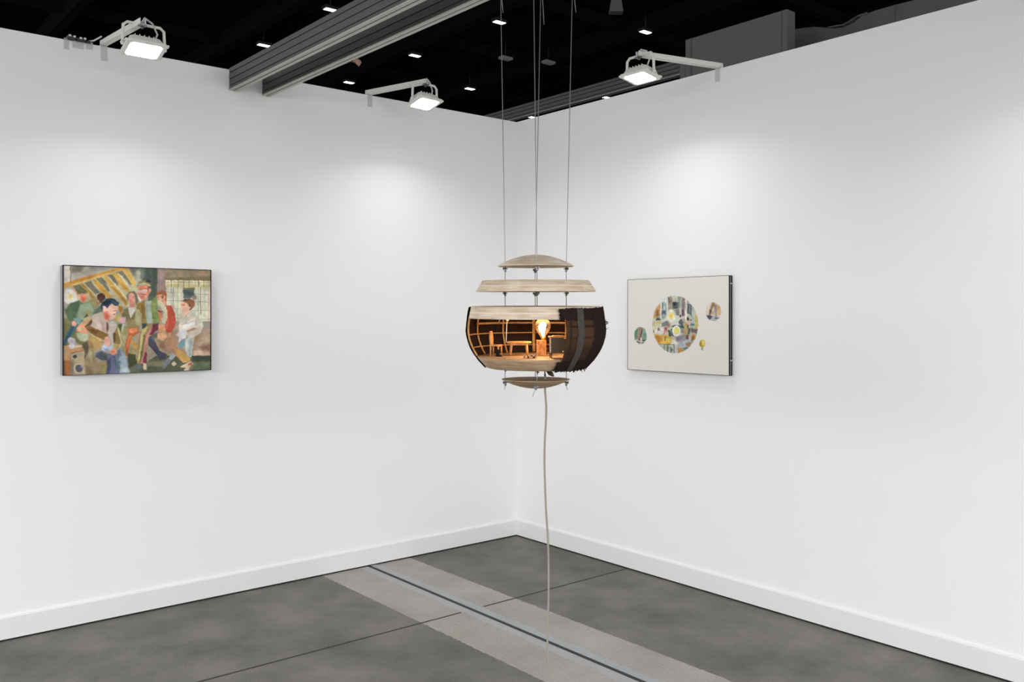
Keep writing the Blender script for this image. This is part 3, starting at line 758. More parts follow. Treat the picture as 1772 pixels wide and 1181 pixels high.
222 220 216 1.0 -1 830 515 880 506 883 544 809 586 781 586
165 145 125 0.8 -1 785 545 877 513 876 508 784 541
175 150 130 1.0 -1 885 506 889 554 892 554 889 505
218 216 216 0.6 -1 748 652 771 588 809 596 829 630 816 680 792 689 766 722 767 672
226 181 156 0.6 -1 785 330 802 320 830 339 836 363 846 372 839 401 823 456 788 449 775 416 779 382
205 120 100 0.7 -1 784 349 807 338 806 354 788 359
210 205 195 1.0 -1 776 401 795 420 809 454 774 444
215 208 190 0.8 -1 809 456 858 413 862 435 816 473
160 150 110 0.7 -1 814 465 845 422 843 419 812 462
147 97 72 0.6 -1 788 315 809 295 848 292 878 305 880 362 855 403 837 403 851 372 834 353 823 334 795 320
93 74 60 0.7 -1 788 316 809 292 853 292 830 311
150 131 117 0.8 -1 896 278 895 286 892 293 887 298 881 301 875 301 869 298 864 293 861 286 860 278 861 270 864 263 869 258 875 255 881 255 887 258 892 263 895 270
110 70 55 0.7 -1 837 348 851 358 848 372 837 367'''
ROUNDELS_PATCHES = '''186 187 168 0.7 -1 718 493 715 540 707 586 694 629 676 670 653 706 627 738 597 763 565 783 530 795 495 800 459 797 424 787 390 770 359 746 331 715 307 678 288 637 273 592 265 544 262 495 265 446 273 399 288 354 307 312 331 275 359 244 390 220 424 202 459 191 495 189 530 193 565 205 597 224 627 250 653 281 676 317 694 357 707 401 715 447
150 140 128 0.8 0 423 181 466 182 466 349 426 348
110 85 85 0.6 0 426 199 437 199 437 265 429 265
188 192 176 0.8 0 466 182 563 184 555 279 466 265
150 160 140 1.0 0 522 195 555 196 555 326 527 326
196 201 197 1.0 0 346 233 423 193 423 259 352 263
150 165 165 0.6 0 360 257 409 258 409 420 360 432
90 100 106 1.2 0 363 342 403 342 397 384 363 384
95 105 105 1.0 0 363 263 377 264 375 324 363 324
175 190 195 1.2 0 377 294 403 294 392 342 375 342
120 110 105 0.8 0 360 417 409 408 409 426 360 435
192 152 104 1.3 0 288 304 349 278 349 402 270 444
150 110 70 1.5 0 305 341 334 341 323 402 300 401
203 197 167 1.2 0 259 426 352 426 352 528 270 559
214 212 205 0.6 0 347 257 360 257 360 444 347 444
205 203 196 0.6 0 409 258 426 259 426 408 409 414
82 88 94 0.7 0 471 253 528 259 528 326 468 325
50 54 60 1.0 0 480 260 505 260 502 290 482 289
142 144 142 0.6 0 468 328 538 336 538 397 499 396
95 98 98 0.5 0 508 257 512 257 512 396 508 396
95 98 98 0.5 0 520 257 523 257 523 397 520 396
95 98 98 0.5 0 531 258 535 258 535 397 531 397
110 112 112 0.5 0 502 294 538 294 538 298 502 297
110 112 112 0.5 0 502 335 538 336 538 339 502 339
110 112 112 0.5 0 502 359 538 359 538 363 502 363
110 112 112 0.5 0 502 383 538 383 538 387 502 386
142 122 132 0.7 0 563 202 595 209 589 426 559 426
98 72 92 1.2 0 563 338 580 338 577 426 560 426
216 216 206 0.6 0 595 209 616 233 614 438 591 438
176 186 176 0.8 0 653 269 707 345 713 508 656 485
88 96 100 0.7 0 614 274 660 283 657 412 640 385 614 376
135 140 145 0.7 0 634 286 645 286 643 374 634 368
192 177 112 1.0 0 686 380 723 409 723 537 691 531
198 200 188 2.0 0 426 408 588 409 599 503 357 528 357 432
118 124 128 0.6 0 355 480 426 453 451 503 426 527 360 516
206 201 192 0.7 0 449 497 494 462 535 482 510 506
90 100 104 0.8 0 454 515 482 497 510 503 488 527
85 120 130 0.8 0 505 503 588 494 604 529 522 530
60 75 82 1.0 0 544 515 599 508 599 532 544 532
88 125 132 0.7 0 640 476 689 488 683 505 645 502
120 105 105 1.0 0 645 532 723 543 707 586 651 570
155 140 140 0.8 0 549 532 599 532 599 585 549 586
152 144 152 1.0 0 499 622 604 588 610 679 533 686
177 183 188 1.5 0 510 681 675 642 632 737 482 800
196 196 198 1.5 0 604 608 664 631 643 666 604 667
120 115 130 2.0 0 505 634 577 609 555 650 510 669
92 92 90 0.6 0 530 459 555 429 580 479 569 506 533 488
162 140 120 0.6 0 592 444 591 450 589 456 586 460 582 462 578 462 574 460 570 456 568 450 568 444 568 437 570 432 574 428 578 425 582 425 586 428 589 432 591 437
66 56 58 0.6 0 554 406 554 410 552 415 550 418 548 419 545 419 543 418 541 415 539 410 539 405 539 401 541 396 543 393 545 392 548 392 550 393 552 396 554 401
150 140 130 0.7 0 571 456 599 462 599 503 574 503
182 162 112 0.6 0 580 485 624 479 629 602 585 606
212 182 172 0.6 0 607 456 656 461 651 488 632 505 613 485
78 62 58 0.6 0 634 435 633 442 631 447 627 451 623 454 619 454 614 451 611 447 608 442 608 435 608 429 611 423 614 419 619 417 623 417 627 419 631 423 633 429
88 90 92 0.6 0 625 526 644 532 638 593 621 593
90 80 70 0.7 0 615 497 626 497 626 532 615 532
110 90 70 0.8 0 599 602 626 602 626 649 604 649
90 75 65 0.6 0 648 438 656 441 653 456 645 450
202 165 152 0.8 0 369 516 429 504 434 563 386 606 360 564
120 90 85 0.8 0 392 522 415 528 409 564 392 558
165 130 95 0.8 0 420 480 449 486 443 527 420 522
204 200 192 0.8 0 276 553 375 528 392 618 288 607
118 115 112 0.6 0 341 549 340 556 338 562 335 566 331 568 326 568 322 566 319 562 317 556 316 549 317 543 319 537 322 533 326 530 331 530 335 533 338 537 340 543
150 110 105 0.8 0 270 553 288 553 288 589 273 589
78 90 74 0.6 0 420 557 444 551 471 616 437 629
85 100 90 0.8 0 451 539 471 539 488 622 466 616
190 120 110 0.8 0 380 558 395 558 389 612 377 612
216 216 197 1.2 0 506 402 503 425 495 445 482 460 466 468 449 468 432 460 419 445 411 425 408 402 411 379 419 359 432 344 449 336 466 337 482 345 495 360 503 380
228 206 140 1.5 0 484 402 482 414 478 425 471 433 462 437 452 437 444 433 436 425 432 414 430 402 432 390 436 379 444 371 452 367 462 367 471 371 478 379 482 390
226 190 76 0.6 0 471 402 470 409 468 415 464 420 460 422 455 422 450 420 446 415 444 409 443 402 444 395 446 389 450 385 455 382 460 382 464 385 468 389 470 395
216 192 104 0.8 0 344 474 342 478 339 482 333 484 326 486 319 486 312 484 307 482 303 478 302 474 303 470 307 466 312 464 319 462 326 462 333 463 339 466 342 470
58 82 96 0.6 0 301 451 302 447 303 442 305 438 307 435 310 432 313 429 317 427 321 426 326 426 330 426 334 427 338 429 341 432 344 435 347 438 348 442 350 447 350 451
224 224 214 0.6 0 550 562 548 581 541 598 530 610 516 617 502 617 489 611 478 599 470 582 468 563 470 544 478 527 489 514 502 508 516 507 530 514 541 526 548 543
212 206 128 1.0 0 538 559 536 572 531 583 524 591 514 596 504 596 495 591 487 583 482 572 480 560 482 547 487 536 495 528 504 523 514 523 524 527 531 536 536 547
222 212 110 1.5 0 523 556 522 562 520 568 516 572 512 574 507 574 503 572 499 568 497 563 496 557 497 550 499 545 503 541 507 539 512 539 516 541 520 545 522 550
207 167 87 0.6 0 276 601 426 608 535 704 331 710
186 130 60 1.5 0 282 607 340 619 375 666 323 703
218 192 92 1.5 0 380 642 466 640 482 684 386 693
130 115 75 0.7 0 392 624 403 623 400 671 389 672
216 211 196 0.7 0 460 652 499 663 538 705 449 705
82 60 50 0.4 0 326 712 488 709 488 704 326 707
178 183 172 0.7 0 334 714 482 710 482 800 426 799
60 68 64 0.4 0 385 711 390 711 390 798 385 798
60 68 64 0.4 0 421 710 425 710 425 796 421 797
60 68 64 0.4 0 480 708 487 708 487 794 480 795
112 122 92 0.8 0 415 713 434 718 429 778 409 773
95 110 85 1.0 0 443 724 477 765 460 795 449 790
198 142 80 0.7 0 522 740 555 742 585 767 538 798 524 799
202 152 92 0.8 0 645 608 689 587 694 642 662 666
150 95 55 1.0 0 659 619 681 607 675 648 662 654
172 132 90 0.8 0 599 691 656 680 640 728 607 717
92 118 124 0.7 0 569 744 610 726 629 737 588 764
110 90 70 0.5 0 653 643 662 642 659 677 655 678
142 166 142 0.5 -1 206 621 204 642 199 662 191 680 181 695 168 707 153 714 138 717 123 715 109 708 96 697 85 682 77 664 72 644 70 623 72 602 77 581 85 563 96 548 109 536 123 529 138 527 153 529 168 536 181 547 191 562 199 580 204 600
98 132 112 0.8 92 71 556 109 544 104 662 76 658
120 150 125 0.8 92 163 591 205 591 198 670 158 666
192 187 182 0.6 92 71 668 203 667 184 713 99 715
165 136 122 0.4 92 118 525 163 527 156 584 155 632 154 676 109 677 109 619 121 580
96 72 62 0.4 92 148 556 159 536 156 587 144 637 132 638 140 599
215 205 195 0.4 92 140 642 154 642 154 680 140 681
75 70 66 0.4 92 99 679 123 691 137 698 128 707 104 696
60 75 62 0.4 92 156 668 196 665 184 682 161 680
85 80 78 0.4 92 147 695 184 685 170 702 151 704
90 65 58 0.4 92 123 652 132 642 132 676 123 676
216 200 178 0.5 -1 931 361 929 383 924 404 915 422 904 437 891 449 876 456 860 459 844 456 829 449 816 437 804 422 796 403 791 382 789 360 791 338 796 318 804 299 816 284 829 272 844 265 860 263 876 266 891 273 904 285 915 301 924 319 929 340
214 176 130 1.2 103 890 298 928 308 928 387 894 392
205 180 140 0.8 103 843 363 869 359 869 392 843 391
180 184 188 0.6 103 791 394 924 406 890 458 830 453
150 125 105 0.4 103 845 273 864 264 879 283 852 330 834 396 818 403 834 330
98 94 94 0.4 103 828 334 845 344 832 401 819 401
165 140 115 0.4 103 869 292 888 288 892 331 871 335
150 148 146 0.4 103 871 335 892 331 890 420 875 422
75 75 88 0.5 103 791 392 817 396 852 406 839 425 830 448 808 425
72 72 84 0.4 103 873 420 914 422 899 432 873 429
192 167 62 0.5 -1 785 686 784 700 779 713 772 722 763 727 753 728 744 723 737 714 732 702 731 688 732 674 737 661 744 652 753 647 763 647 772 651 779 660 784 672
160 130 45 0.8 -1 732 683 747 659 752 721 738 712
222 205 120 1.0 -1 756 658 778 668 769 706 758 701
165 165 125 0.5 -1 746 721 767 720 765 755 747 755
110 115 85 0.4 -1 747 739 767 738 767 745 747 746'''

def rasterise(text, nx, ny, seed, base=None):
    """lays the patches over each other as washes and returns a colour for each grid point of the sheet"""
    rng = np.random.default_rng(seed)
    X, Y = np.meshgrid(np.linspace(0, 1000, nx), np.linspace(0, 1000, ny))
    asp = 1000.0 / 1000.0
    def vnoise(fx, fy):
        g = rng.random((fy + 2, fx + 2)); gx = X / 1000 * fx; gy = Y / 1000 * fy
        i = gx.astype(int); j = gy.astype(int); u = gx - i; v = gy - j; u = u * u * (3 - 2 * u); v = v * v * (3 - 2 * v)
        return (g[j, i] * (1 - u) + g[j, i + 1] * u) * (1 - v) + (g[j + 1, i] * (1 - u) + g[j + 1, i + 1] * u) * v
    img = np.zeros((ny, nx, 3)) + (np.array(base if base is not None else (160, 155, 140)))
    n1 = vnoise(22, 16) - .5; n2 = vnoise(60, 44) - .5; n3 = vnoise(9, 7) - .5
    wx = (vnoise(50, 36) - .5) * 7; wy = (vnoise(50, 36) - .5) * 7
    Xw = X + wx; Yw = Y + wy
    store = {}
    def sdf(pts):
        px, py = pts[0::2], pts[1::2]; n = len(px)
        d = np.full(X.shape, 1e12); inside = np.zeros(X.shape, bool)
        for i in range(n):
            x0, y0 = px[i], py[i]; x1, y1 = px[(i + 1) % n], py[(i + 1) % n]
            ex, ey = x1 - x0, y1 - y0; L2 = ex * ex + ey * ey + 1e-9
            t = np.clip(((Xw - x0) * ex + (Yw - y0) * ey) / L2, 0, 1)
            d = np.minimum(d, (Xw - x0 - t * ex) ** 2 + (Yw - y0 - t * ey) ** 2)
            c = (y0 > Yw) != (y1 > Yw)
            if abs(ey) > 1e-9: inside ^= c & (Xw < ex * (Yw - y0) / ey + x0)
        d = np.sqrt(d); return np.where(inside, d, -d)
    for k, line in enumerate(text.strip().split('\n')):
        q = line.split(); c = np.array([float(v) for v in q[:3]])
        soft = float(q[3]) * 7.5; clip = int(q[4]); pts = [float(v) for v in q[5:]]
        a = np.clip(.5 + sdf(pts) / (2 * soft), 0, 1); a = a * a * (3 - 2 * a)
        if clip in store: a = a * store[clip]
        store[k] = a
        tint = 1 + n1 * .17 + n2 * .12 + n3 * .12
        img = img * (1 - a[..., None]) + (c * tint[..., None]) * a[..., None]
    img = np.clip(img, 0, 255) / 255
    return np.where(img <= .04045, img / 12.92, ((img + .055) / 1.055) ** 2.4)
def picture_sheet(name, parent, w, h, text, nx, ny, seed, base=None):
    """sheet in the local xz plane, facing -y, top left is (-w/2, h/2)"""
    img = rasterise(text, nx, ny, seed, base)
    me = bpy.data.meshes.new(name)
    xs = np.linspace(-w / 2, w / 2, nx); zs = np.linspace(h / 2, -h / 2, ny)
    vs = [(x, 0, z) for z in zs for x in xs]
    fs = [(j * nx + i, (j + 1) * nx + i, (j + 1) * nx + i + 1, j * nx + i + 1) for j in range(ny - 1) for i in range(nx - 1)]
    me.from_pydata(vs, [], fs)
    at = me.color_attributes.new('paint', 'FLOAT_COLOR', 'POINT')
    buf = np.ones((ny * nx, 4), np.float32); buf[:, :3] = img.reshape(-1, 3)
    at.data.foreach_set('color', buf.ravel())
    m = bpy.data.materials.new(name + '_pigment'); m.use_nodes = True; nt = m.node_tree; p = nt.nodes['Principled BSDF']
    an = nt.nodes.new('ShaderNodeAttribute'); an.attribute_name = 'paint'
    nt.links.new(an.outputs['Color'], p.inputs['Base Color']); p.inputs['Roughness'].default_value = .75; p.inputs['Specular IOR Level'].default_value = .2
    me.materials.append(m)
    o = bpy.data.objects.new(name, me); COL.objects.link(o); o.parent = parent
    return o

M_frame_dark = mat('black_frame', rgb(26, 25, 26), .6, spec=.2)
M_frame_side = mat('grey_frame_side', rgb(150, 150, 156), .6)
M_frame_side2 = mat('grey_green_frame_side', rgb(128, 134, 134), .5)
# left picture: tray deepened so its grey side also stands for cast shadow
cx, cz, pw, ph = (-3.0733 - 2.3049) / 2, 1.5955, .7690, .5675
t = empty('figure_painting', (cx, 0, cz), 'watercolour painting of a crowd of figures in a room, on the left wall', 'painting')
MB().span((-pw / 2 + .002, -.054, -ph / 2 + .002), (pw / 2 - .002, 0, ph / 2 - .002)).build('tray_frame', M_frame_side, t)
b = MB(); d = .0052
for a0, a1 in (((-pw / 2, -ph / 2), (-pw / 2 + d, ph / 2)), ((pw / 2 - d, -ph / 2), (pw / 2, ph / 2)), ((-pw / 2, ph / 2 - d * .7), (pw / 2, ph / 2)), ((-pw / 2, -ph / 2), (pw / 2, -ph / 2 + d * .4))):
    b.span((a0[0], -.062, a0[1]), (a1[0], -.053, a1[1]))
b.build('frame_edge', M_frame_dark, t)
o = picture_sheet('painted_sheet', t, pw - .004, ph - .003, MURAL_PATCHES, 330, 244, 1); o.location = (0, -.0595, 0)

# right picture: two shallow trays with black edges, pale sheet in front
cy, cz, pw, ph = (-1.9191 - 1.1363) / 2, 1.5635, .7828, .572
t = empty('roundels_painting', (0, cy, cz), 'white sheet with round painted scenes in black edged frame on the right wall', 'painting', (0, 0, -E90))
MB().span((-pw / 2 + .002, -.028, -ph / 2 + .002), (pw / 2 - .002, 0, ph / 2 - .002)).build('tray_frame', M_frame_side2, t)
b = MB()
for y0, y1 in ((-.031, -.021), (-.011, -.002)):
    for a0, a1 in (((-pw / 2, -ph / 2), (-pw / 2 + .003, ph / 2)), ((pw / 2 - .003, -ph / 2), (pw / 2, ph / 2)), ((-pw / 2, ph / 2 - .0022), (pw / 2, ph / 2)), ((-pw / 2, -ph / 2), (pw / 2, -ph / 2 + .0022))):
        b.span((a0[0], y0, a0[1]), (a1[0], y1, a1[1]))
b.build('frame_edge', M_frame_dark, t)
o = picture_sheet('painted_sheet', t, pw - .005, ph - .004, ROUNDELS_PATCHES, 400, 300, 2, (221, 219, 213)); o.location = (0, -.0305, 0)
M_clip = mat('pale_clip', rgb(205, 205, 205), .5)
for z in (.24, -.20): MB().span((pw / 2 - .002, -.022, z - .003), (pw / 2 + .003, -.008, z + .003)).build('mounting_clip', M_clip, t)

# ------------------------------------------------------------------ hanging sculpture (local units: 1/1530 of its distance, front is -y)
S = 3.3 / 1530
SP = Vector((-2.0129, -2.5165, 1.6135))
sc = empty('hanging_sculpture', SP, 'round slatted wooden model room with dark cloth hanging on steel wires', 'sculpture', (0, 0, YAW))
TILT = math.tan(math.radians(1.3))
def shear(b, k=1.0):
    b.v = [(p[0], p[1], p[2] + p[1] * TILT * k) for p in b.v]; return b
PROF = [(24, 111), (18, 113), (8, 115), (-2, 116.5), (-13, 118), (-25, 118.5), (-35, 117.3), (-45, 114.5), (-52, 111.6), (-60, 107.5), (-68, 102.5), (-75, 97.5), (-86, 87), (-92, 81)]
def rad(z):
    for (z1, r1), (z2, r2) in zip(PROF, PROF[1:]):
        if z <= z1 and z >= z2: return r1 + (r2 - r1) * (z1 - z) / (z1 - z2)
    return PROF[-1][1] if z < PROF[-1][0] else PROF[0][1]
def pol(az, r, z):
    a = math.radians(az); return Vector((r * math.sin(a), -r * math.cos(a), z))   # azimuth 0 is the front, 90 the right
# discs
def disc_part(name, prof, k, m=None):
    b = MB(); b.lathe(prof, 96)
    b.disc(prof[0][0], prof[0][1], 96, False); b.disc(prof[-1][0], prof[-1][1], 96, True)
    return shear(b, k).build(name, m or M_ply, sc, scale=S)
dome = [(64, 86.4), (66.3, 87.4)] + [(66 * q, 88 + 19.5 * (1 - q * q)) for q in (.985, .95, .88, .78, .66, .52, .38, .24, .1, .001)]
disc_part('top_cap', dome, .7)
disc_part('upper_disc', [(103, 43.2), (104, 44), (98.8, 52.3), (98.3, 53.0), (92.8, 62), (91.8, 62.6)], .9)
b = MB(); b.lathe([(98.95, 52.2), (98.0, 53.7)], 96); b.xf(Matrix.Scale(1.0012, 4)); shear(b, .9).build('glue_line', M_glue, sc, scale=S)
disc_part('ceiling_disc', [(115.2, -2.4), (115.6, -1.6), (114.0, 6.8), (113.7, 8.2), (111.8, 17.8), (111, 18.4)], 1)
b = MB(); b.lathe([(114.15, 6.9), (113.7, 8.6)], 96); b.xf(Matrix.Scale(1.0012, 4)); shear(b).build('glue_line', M_glue, sc, scale=S)
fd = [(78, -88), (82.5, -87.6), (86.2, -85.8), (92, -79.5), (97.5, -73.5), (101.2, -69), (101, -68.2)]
disc_part('floor_disc', fd, 1, M_ply_shaded)
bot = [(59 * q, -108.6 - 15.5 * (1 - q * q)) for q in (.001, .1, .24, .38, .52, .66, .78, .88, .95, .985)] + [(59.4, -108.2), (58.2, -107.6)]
disc_part('bottom_cap', bot, 0, M_ply_shaded)
# bent ribs
def rib(az, r=1.5, zt=-1.5, zb=-67.5, inset=1.5, wide=1.0):
    zs = np.linspace(zt, zb, 14); b = MB()
    b.tube([pol(az, rad(z) - inset, z) for z in zs], r * wide, 8); return shear(b).build('rib', M_ash, sc, scale=S)
for az in (-91, -118, -150.5, 150, 122, 27, 55, 85): rib(az, 1.7)
# straight middle post
b = MB(); zs = np.linspace(-1.5, -66, 10); b.tube([pol(180.3, rad(z) - 4.5, z) for z in zs], 2.9, 10); shear(b).build('post', M_ash, sc, scale=S)
# stringers
def stringer(z, r, a0, a1, inset):
    b = MB(); b.tube([pol(a, rad(z) - inset, z) for a in np.linspace(a0, a1, 60)], r, 8); return shear(b).build('stringer', M_ash, sc, scale=S)
stringer(-13.5, 2.0, 24, 246, 4.6); stringer(-32, 1.1, 22, 269.5, 2.2); stringer(-54, 1.0, 22, 269.5, 2.2)
# cloth cover, open at the front left
def cloth(name, a0, a1, zt, zb, off, m, jag=1.6, n=150, wav=0.0, seed=1, ztf=None, zbf=None):
    rng = random.Random(seed); b = MB(); nz = 26
    A = np.linspace(a0, a1, n); rings = []
    tops = [zt + rng.uniform(-jag, jag * .6) for _ in A]; bots = [zb + rng.uniform(-jag, jag) for _ in A]
    for j in range(nz + 1):
        f = j / nz; row = []
        e0 = rng.uniform(-jag, jag) * .55; e1 = rng.uniform(-jag, jag) * .55
        for i, a in enumerate(A):
            z = tops[i] + (bots[i] - tops[i]) * f
            aa = a + (e0 if i == 0 else 0) + (e1 if i == n - 1 else 0)
            row.append(pol(aa, rad(z) + off + wav * math.sin(i * .55 + j * .8), z))
        rings.append(row)
    b.loft(rings, caps=False, closed=False); o = shear(b).build(name, m, sc, scale=S)
    if m is not M_tar:
        s = o.modifiers.new('thick', 'SOLIDIFY'); s.thickness = .0008; s.offset = 0
    return o
def fray(name, spots, m, seed=2):
    rng = random.Random(seed); b = MB()
    for az, z, L in spots:
        for q in range(5):
            p = pol(az, rad(z) + 2.0, z); d = Vector((rng.uniform(-1, 1), rng.uniform(-1, 1), rng.uniform(-1, 1))).normalized() * L + pol(az, L * .8, 0)
            b.tube([p, p + d * .5, p + d + Vector((0, 0, rng.uniform(-2, 2)))], [.7, .5, .25], 5)
    return tag(shear(b).build(name, m, sc, scale=S), kind='stuff')
cloth('cloth_cover', 22.5, 270, 16.5, -88, 1.4, M_tar, 1.3, 260, .12, 1)
cloth('cloth_overlap', 52, 270.5, 17.0, -87.5, 2.6, M_tar2, 1.5, 240, .2, 4)
cloth('cloth_band', 17.5, 60, 15.8, -3.5, 2.1, M_tar2, 1.4, 60, .15, 7)
cloth('cloth_hem', 18.5, 60, -71, -88.5, 2.1, M_tar2, 2.2, 60, .3, 8)
fray('loose_threads', [(88, -9, 4), (90, -22, 4), (84, -12, 3), (18, 12, 3), (18, 5, 3), (20, -1, 2.5), (17, -86, 4), (20, -82, 3.5), (60, -88, 3), (70, -89, 3), (45, -89, 3), (30, 16, 2), (75, 17, 2)], M_tar2)
b = MB()
rows = []
for j in range(31):
    z = 16.5 + (-89 - 16.5) * j / 30; wob = .35 * math.sin(j * .7)
    rows.append([pol(a, rad(z) + 3.2 + .3 * math.sin(j * 1.1 + a), z) for a in np.linspace(33.0 + wob, 39.6 + wob, 6)])
b.loft(rows, caps=False, closed=False); o = shear(b).build('ribbon', M_ribbon, sc, scale=S)
s = o.modifiers.new('thick', 'SOLIDIFY'); s.thickness = .0006
# suspension wires and their clamps
ATT = {'left': (-53, 0), 'right': (53, 0), 'front': (0.8, -53), 'back': (0.5, 53)}
TOP = {'left': (-61.5, 1, 614), 'right': (64.5, -1, 614), 'front': (-6.2, -69, 614), 'back': (11.5, 62, 614)}
def kz(w, k): return w * TILT * k
def clamp(x, y, z, ang, s=1.0):
    b = MB(); c = Matrix.Translation((x, y, z)) @ Matrix.Rotation(math.radians(ang), 4, 'Z') @ Matrix.Scale(s, 4)
    b.box((0, 0, 0), (4.6, 3.0, 5.4)); b.tube([(-2, -1.5, 1.6), (-2, 3.0, 1.6), (0, 4.0, 1.6), (2, 3.0, 1.6), (2, -1.5, 1.6)], .8, 6)
    for q in (-2, 2): b.prism([(q + 1.9 * math.cos(t), 1.6 + 1.9 * math.sin(t)) for t in [math.pi / 3 * i for i in range(6)]], -3.4, -1.4, 'y')
    b.tube([(0, .6, 3.6), (0, .6, -3.8)], 1.5, 8); b.xf(c)
    return b.build('wire_clamp', M_steel, sc, .0004, scale=S)
ang = {'left': -100, 'right': 80, 'front': 10, 'back': 190}
for key in ATT:
    x, y = ATT[key]; tx, ty, tz = TOP[key]
    b = MB(); b.tube([(x, y, -121), (x, y, -84)], .75, 6); b.tube([(x, y, 12), (x, y, 84), (x, y, 92), (tx, ty, tz)], [.75, .75, .75, .85], 6); b.build('suspension_wire', M_wire, sc, scale=S)
    # wire loop and tail under the beam
    b = MB(); b.tube([(tx, ty, tz), (tx + 1.5, ty, tz - 26), (tx + 3 + random.uniform(-1, 2), ty - 1, tz - 62), (tx + 5, ty - 1, tz - 88)], .55, 5); b.build('wire_tail', M_wire, sc, scale=S)
    b = MB(); b.tube([(tx + .5, ty, tz - 20), (tx + .5, ty, tz - 30)], 1.6, 8); b.build('wire_sleeve', M_steel, sc, scale=S)
    clamp(x, y, 81.5 + kz(y, .7), ang[key], 1.05); clamp(x, y, 39.3 + kz(y, .9), ang[key] + 25, .95)
    clamp(x + .6, y, -92.6 + kz(y, 1), ang[key] + 60, .7)
    zz = {'left': -115.5, 'right': -115.5, 'front': -118.5, 'back': -116}[key]
    clamp(x + (.3 if key != 'front' else -2.0), y - (0 if key != 'front' else 1.0), zz, ang[key], 1.05)
    b = MB(); dx = {'left': -.6, 'right': 1.6, 'front': -5.2, 'back': 1}[key]
    b.tube([(x + (-2 if key == 'front' else 0), y, zz - 3), (x + dx * .6 + (-2 if key == 'front' else 0), y - 1, zz - 8), (x + dx + (-2 if key == 'front' else 0), y - 1, zz - (15 if key == 'front' else 11))], .5, 5); b.build('wire_tail', M_wire, sc, scale=S)
# power cord down to the floor, and the connector between the floor disc and the lowest cap
cordpts = [(943.3, 651), (943.3, 660), (943.2, 672), (944.2, 690), (945.3, 705), (944.8, 730), (942.8, 765), (942.2, 800), (943.2, 840), (945.0, 885), (947.6, 925), (948.9, 960), (949.4, 1000), (949.1, 1040), (947.6, 1085), (947.4, 1115), (949.2, 1145), (953.5, 1178), (958, 1215), (961, 1255)]
pts = [(px - 927, 4 - .02 * i * i, 548.5 - py) for i, (px, py) in enumerate(cordpts)]
pts += [(962, -6, -735), (968, -8, -745), (985, -10, -747.2), (1030, 0, -747.2)]
pts = [(p[0] - (927 if i >= len(cordpts) else 0), p[1], p[2]) for i, p in enumerate(pts)]
def smooth_path(P, k=4):
    P = [Vector(p) for p in P]; out = []
    for i in range(len(P) - 1):
        p0, p1, p2, p3 = P[max(i - 1, 0)], P[i], P[i + 1], P[min(i + 2, len(P) - 1)]
        for j in range(k):
            t = j / k; out.append(.5 * ((2 * p1) + (-p0 + p2) * t + (2 * p0 - 5 * p1 + 4 * p2 - p3) * t * t + (-p0 + 3 * p1 - 3 * p2 + p3) * t ** 3))
    return out + [P[-1]]
b = MB(); b.tube(smooth_path(pts), 1.75, 8); b.build('power_cord', M_cord, sc, scale=S)
b = MB(); b.tube([(16.2, 4, -101), (16.0, 4, -95.5), (17.2, 3, -92.5)], 1.1, 8); b.tube([(16.3, 4, -108), (16.2, 4, -100)], 1.5, 8); b.build('cord_grip', M_plug, sc, scale=S)
b = MB(); b.tube([(14.5, 0, -90), (19, -1, -93.5), (22, -1, -95.5), (26, -2, -98), (30, -3, -102), (31, -3, -103)], [1.2, 1.2, 3.4, 4.4, 2.0, 1.2], 10); b.build('cord_connector', M_plug_olive, sc, scale=S)

# ------------------------------------------------------------------ miniature things on the floor of the sculpture
RY = Matrix.Rotation(YAW, 4, 'Z')
def spot(u, w, z=None):
    z = -68.2 + w * TILT if z is None else z
    return SP + (RY @ Vector((u, w, z))) * S
def mini(name, u, w, label, cat, yaw=0.0, z=None, group=None):
    return empty(name, spot(u, w, z), label, cat, (math.radians(1.3), 0, YAW + math.radians(yaw)), group)
# chair, facing right
t = mini('miniature_chair', -69, 2, 'tiny carved wooden chair inside the hanging model room', 'chair', -26)
def leg(pts, r, par, m=M_mini): return MB().tube(pts, r, 7).build('leg', m, par, scale=S)
b = MB(); b.prism([(-8.6, -6.5), (9, -7.5), (9.6, 7.2), (-8.2, 6.2)], 17.2, 20, 'z'); b.build('seat', M_mini, t, .0008, scale=S)
for x, y in ((-7.2, -5), (7.8, -6), (7.8, 5.8), (-7.2, 5)): leg([(x * 1.06, y * 1.08, 0), (x, y, 17.5)], [1.15, 1.7], t)
b = MB()
prof = [(20, 5.0), (23, 4.0), (27, 5.4), (32, 6.0), (36, 5.2), (39, 3.2), (42, 3.6), (43.5, 1.6)]
rings = [[Vector((-8.0 - (z - 20) * .05 + sx * 1.9, sy * hw, z)) for sx, sy in ((-1.1, -.7), (0, -1), (1.1, -.7), (1.1, .7), (0, 1), (-1.1, .7))] for z, hw in prof]
b.loft(rings, True, True); b.build('backrest', M_mini, t, scale=S)
# table
t = mini('miniature_table', -29, 12, 'tiny oval wooden table inside the hanging model room', 'table', 6)
b = MB(); b.lathe([(20.6, 21.3), (22, 22.3), (22, 24), (20.8, 25)], 40); b.disc(20.6, 21.3, 40, False); b.disc(20.8, 25, 40, True)
b.v = [(p[0], p[1] * .62, p[2]) for p in b.v]; b.build('table_top', M_mini, t, scale=S)
b = MB(); b.span((-15, -8, 18.5), (15, 8, 21.4)); b.build('apron', M_mini, t, scale=S)
for x, y in ((-13, -7), (13, -7), (13, 7), (-13, 7)): leg([(x * 1.18, y * 1.2, 0), (x, y, 20)], [1.2, 1.7], t)
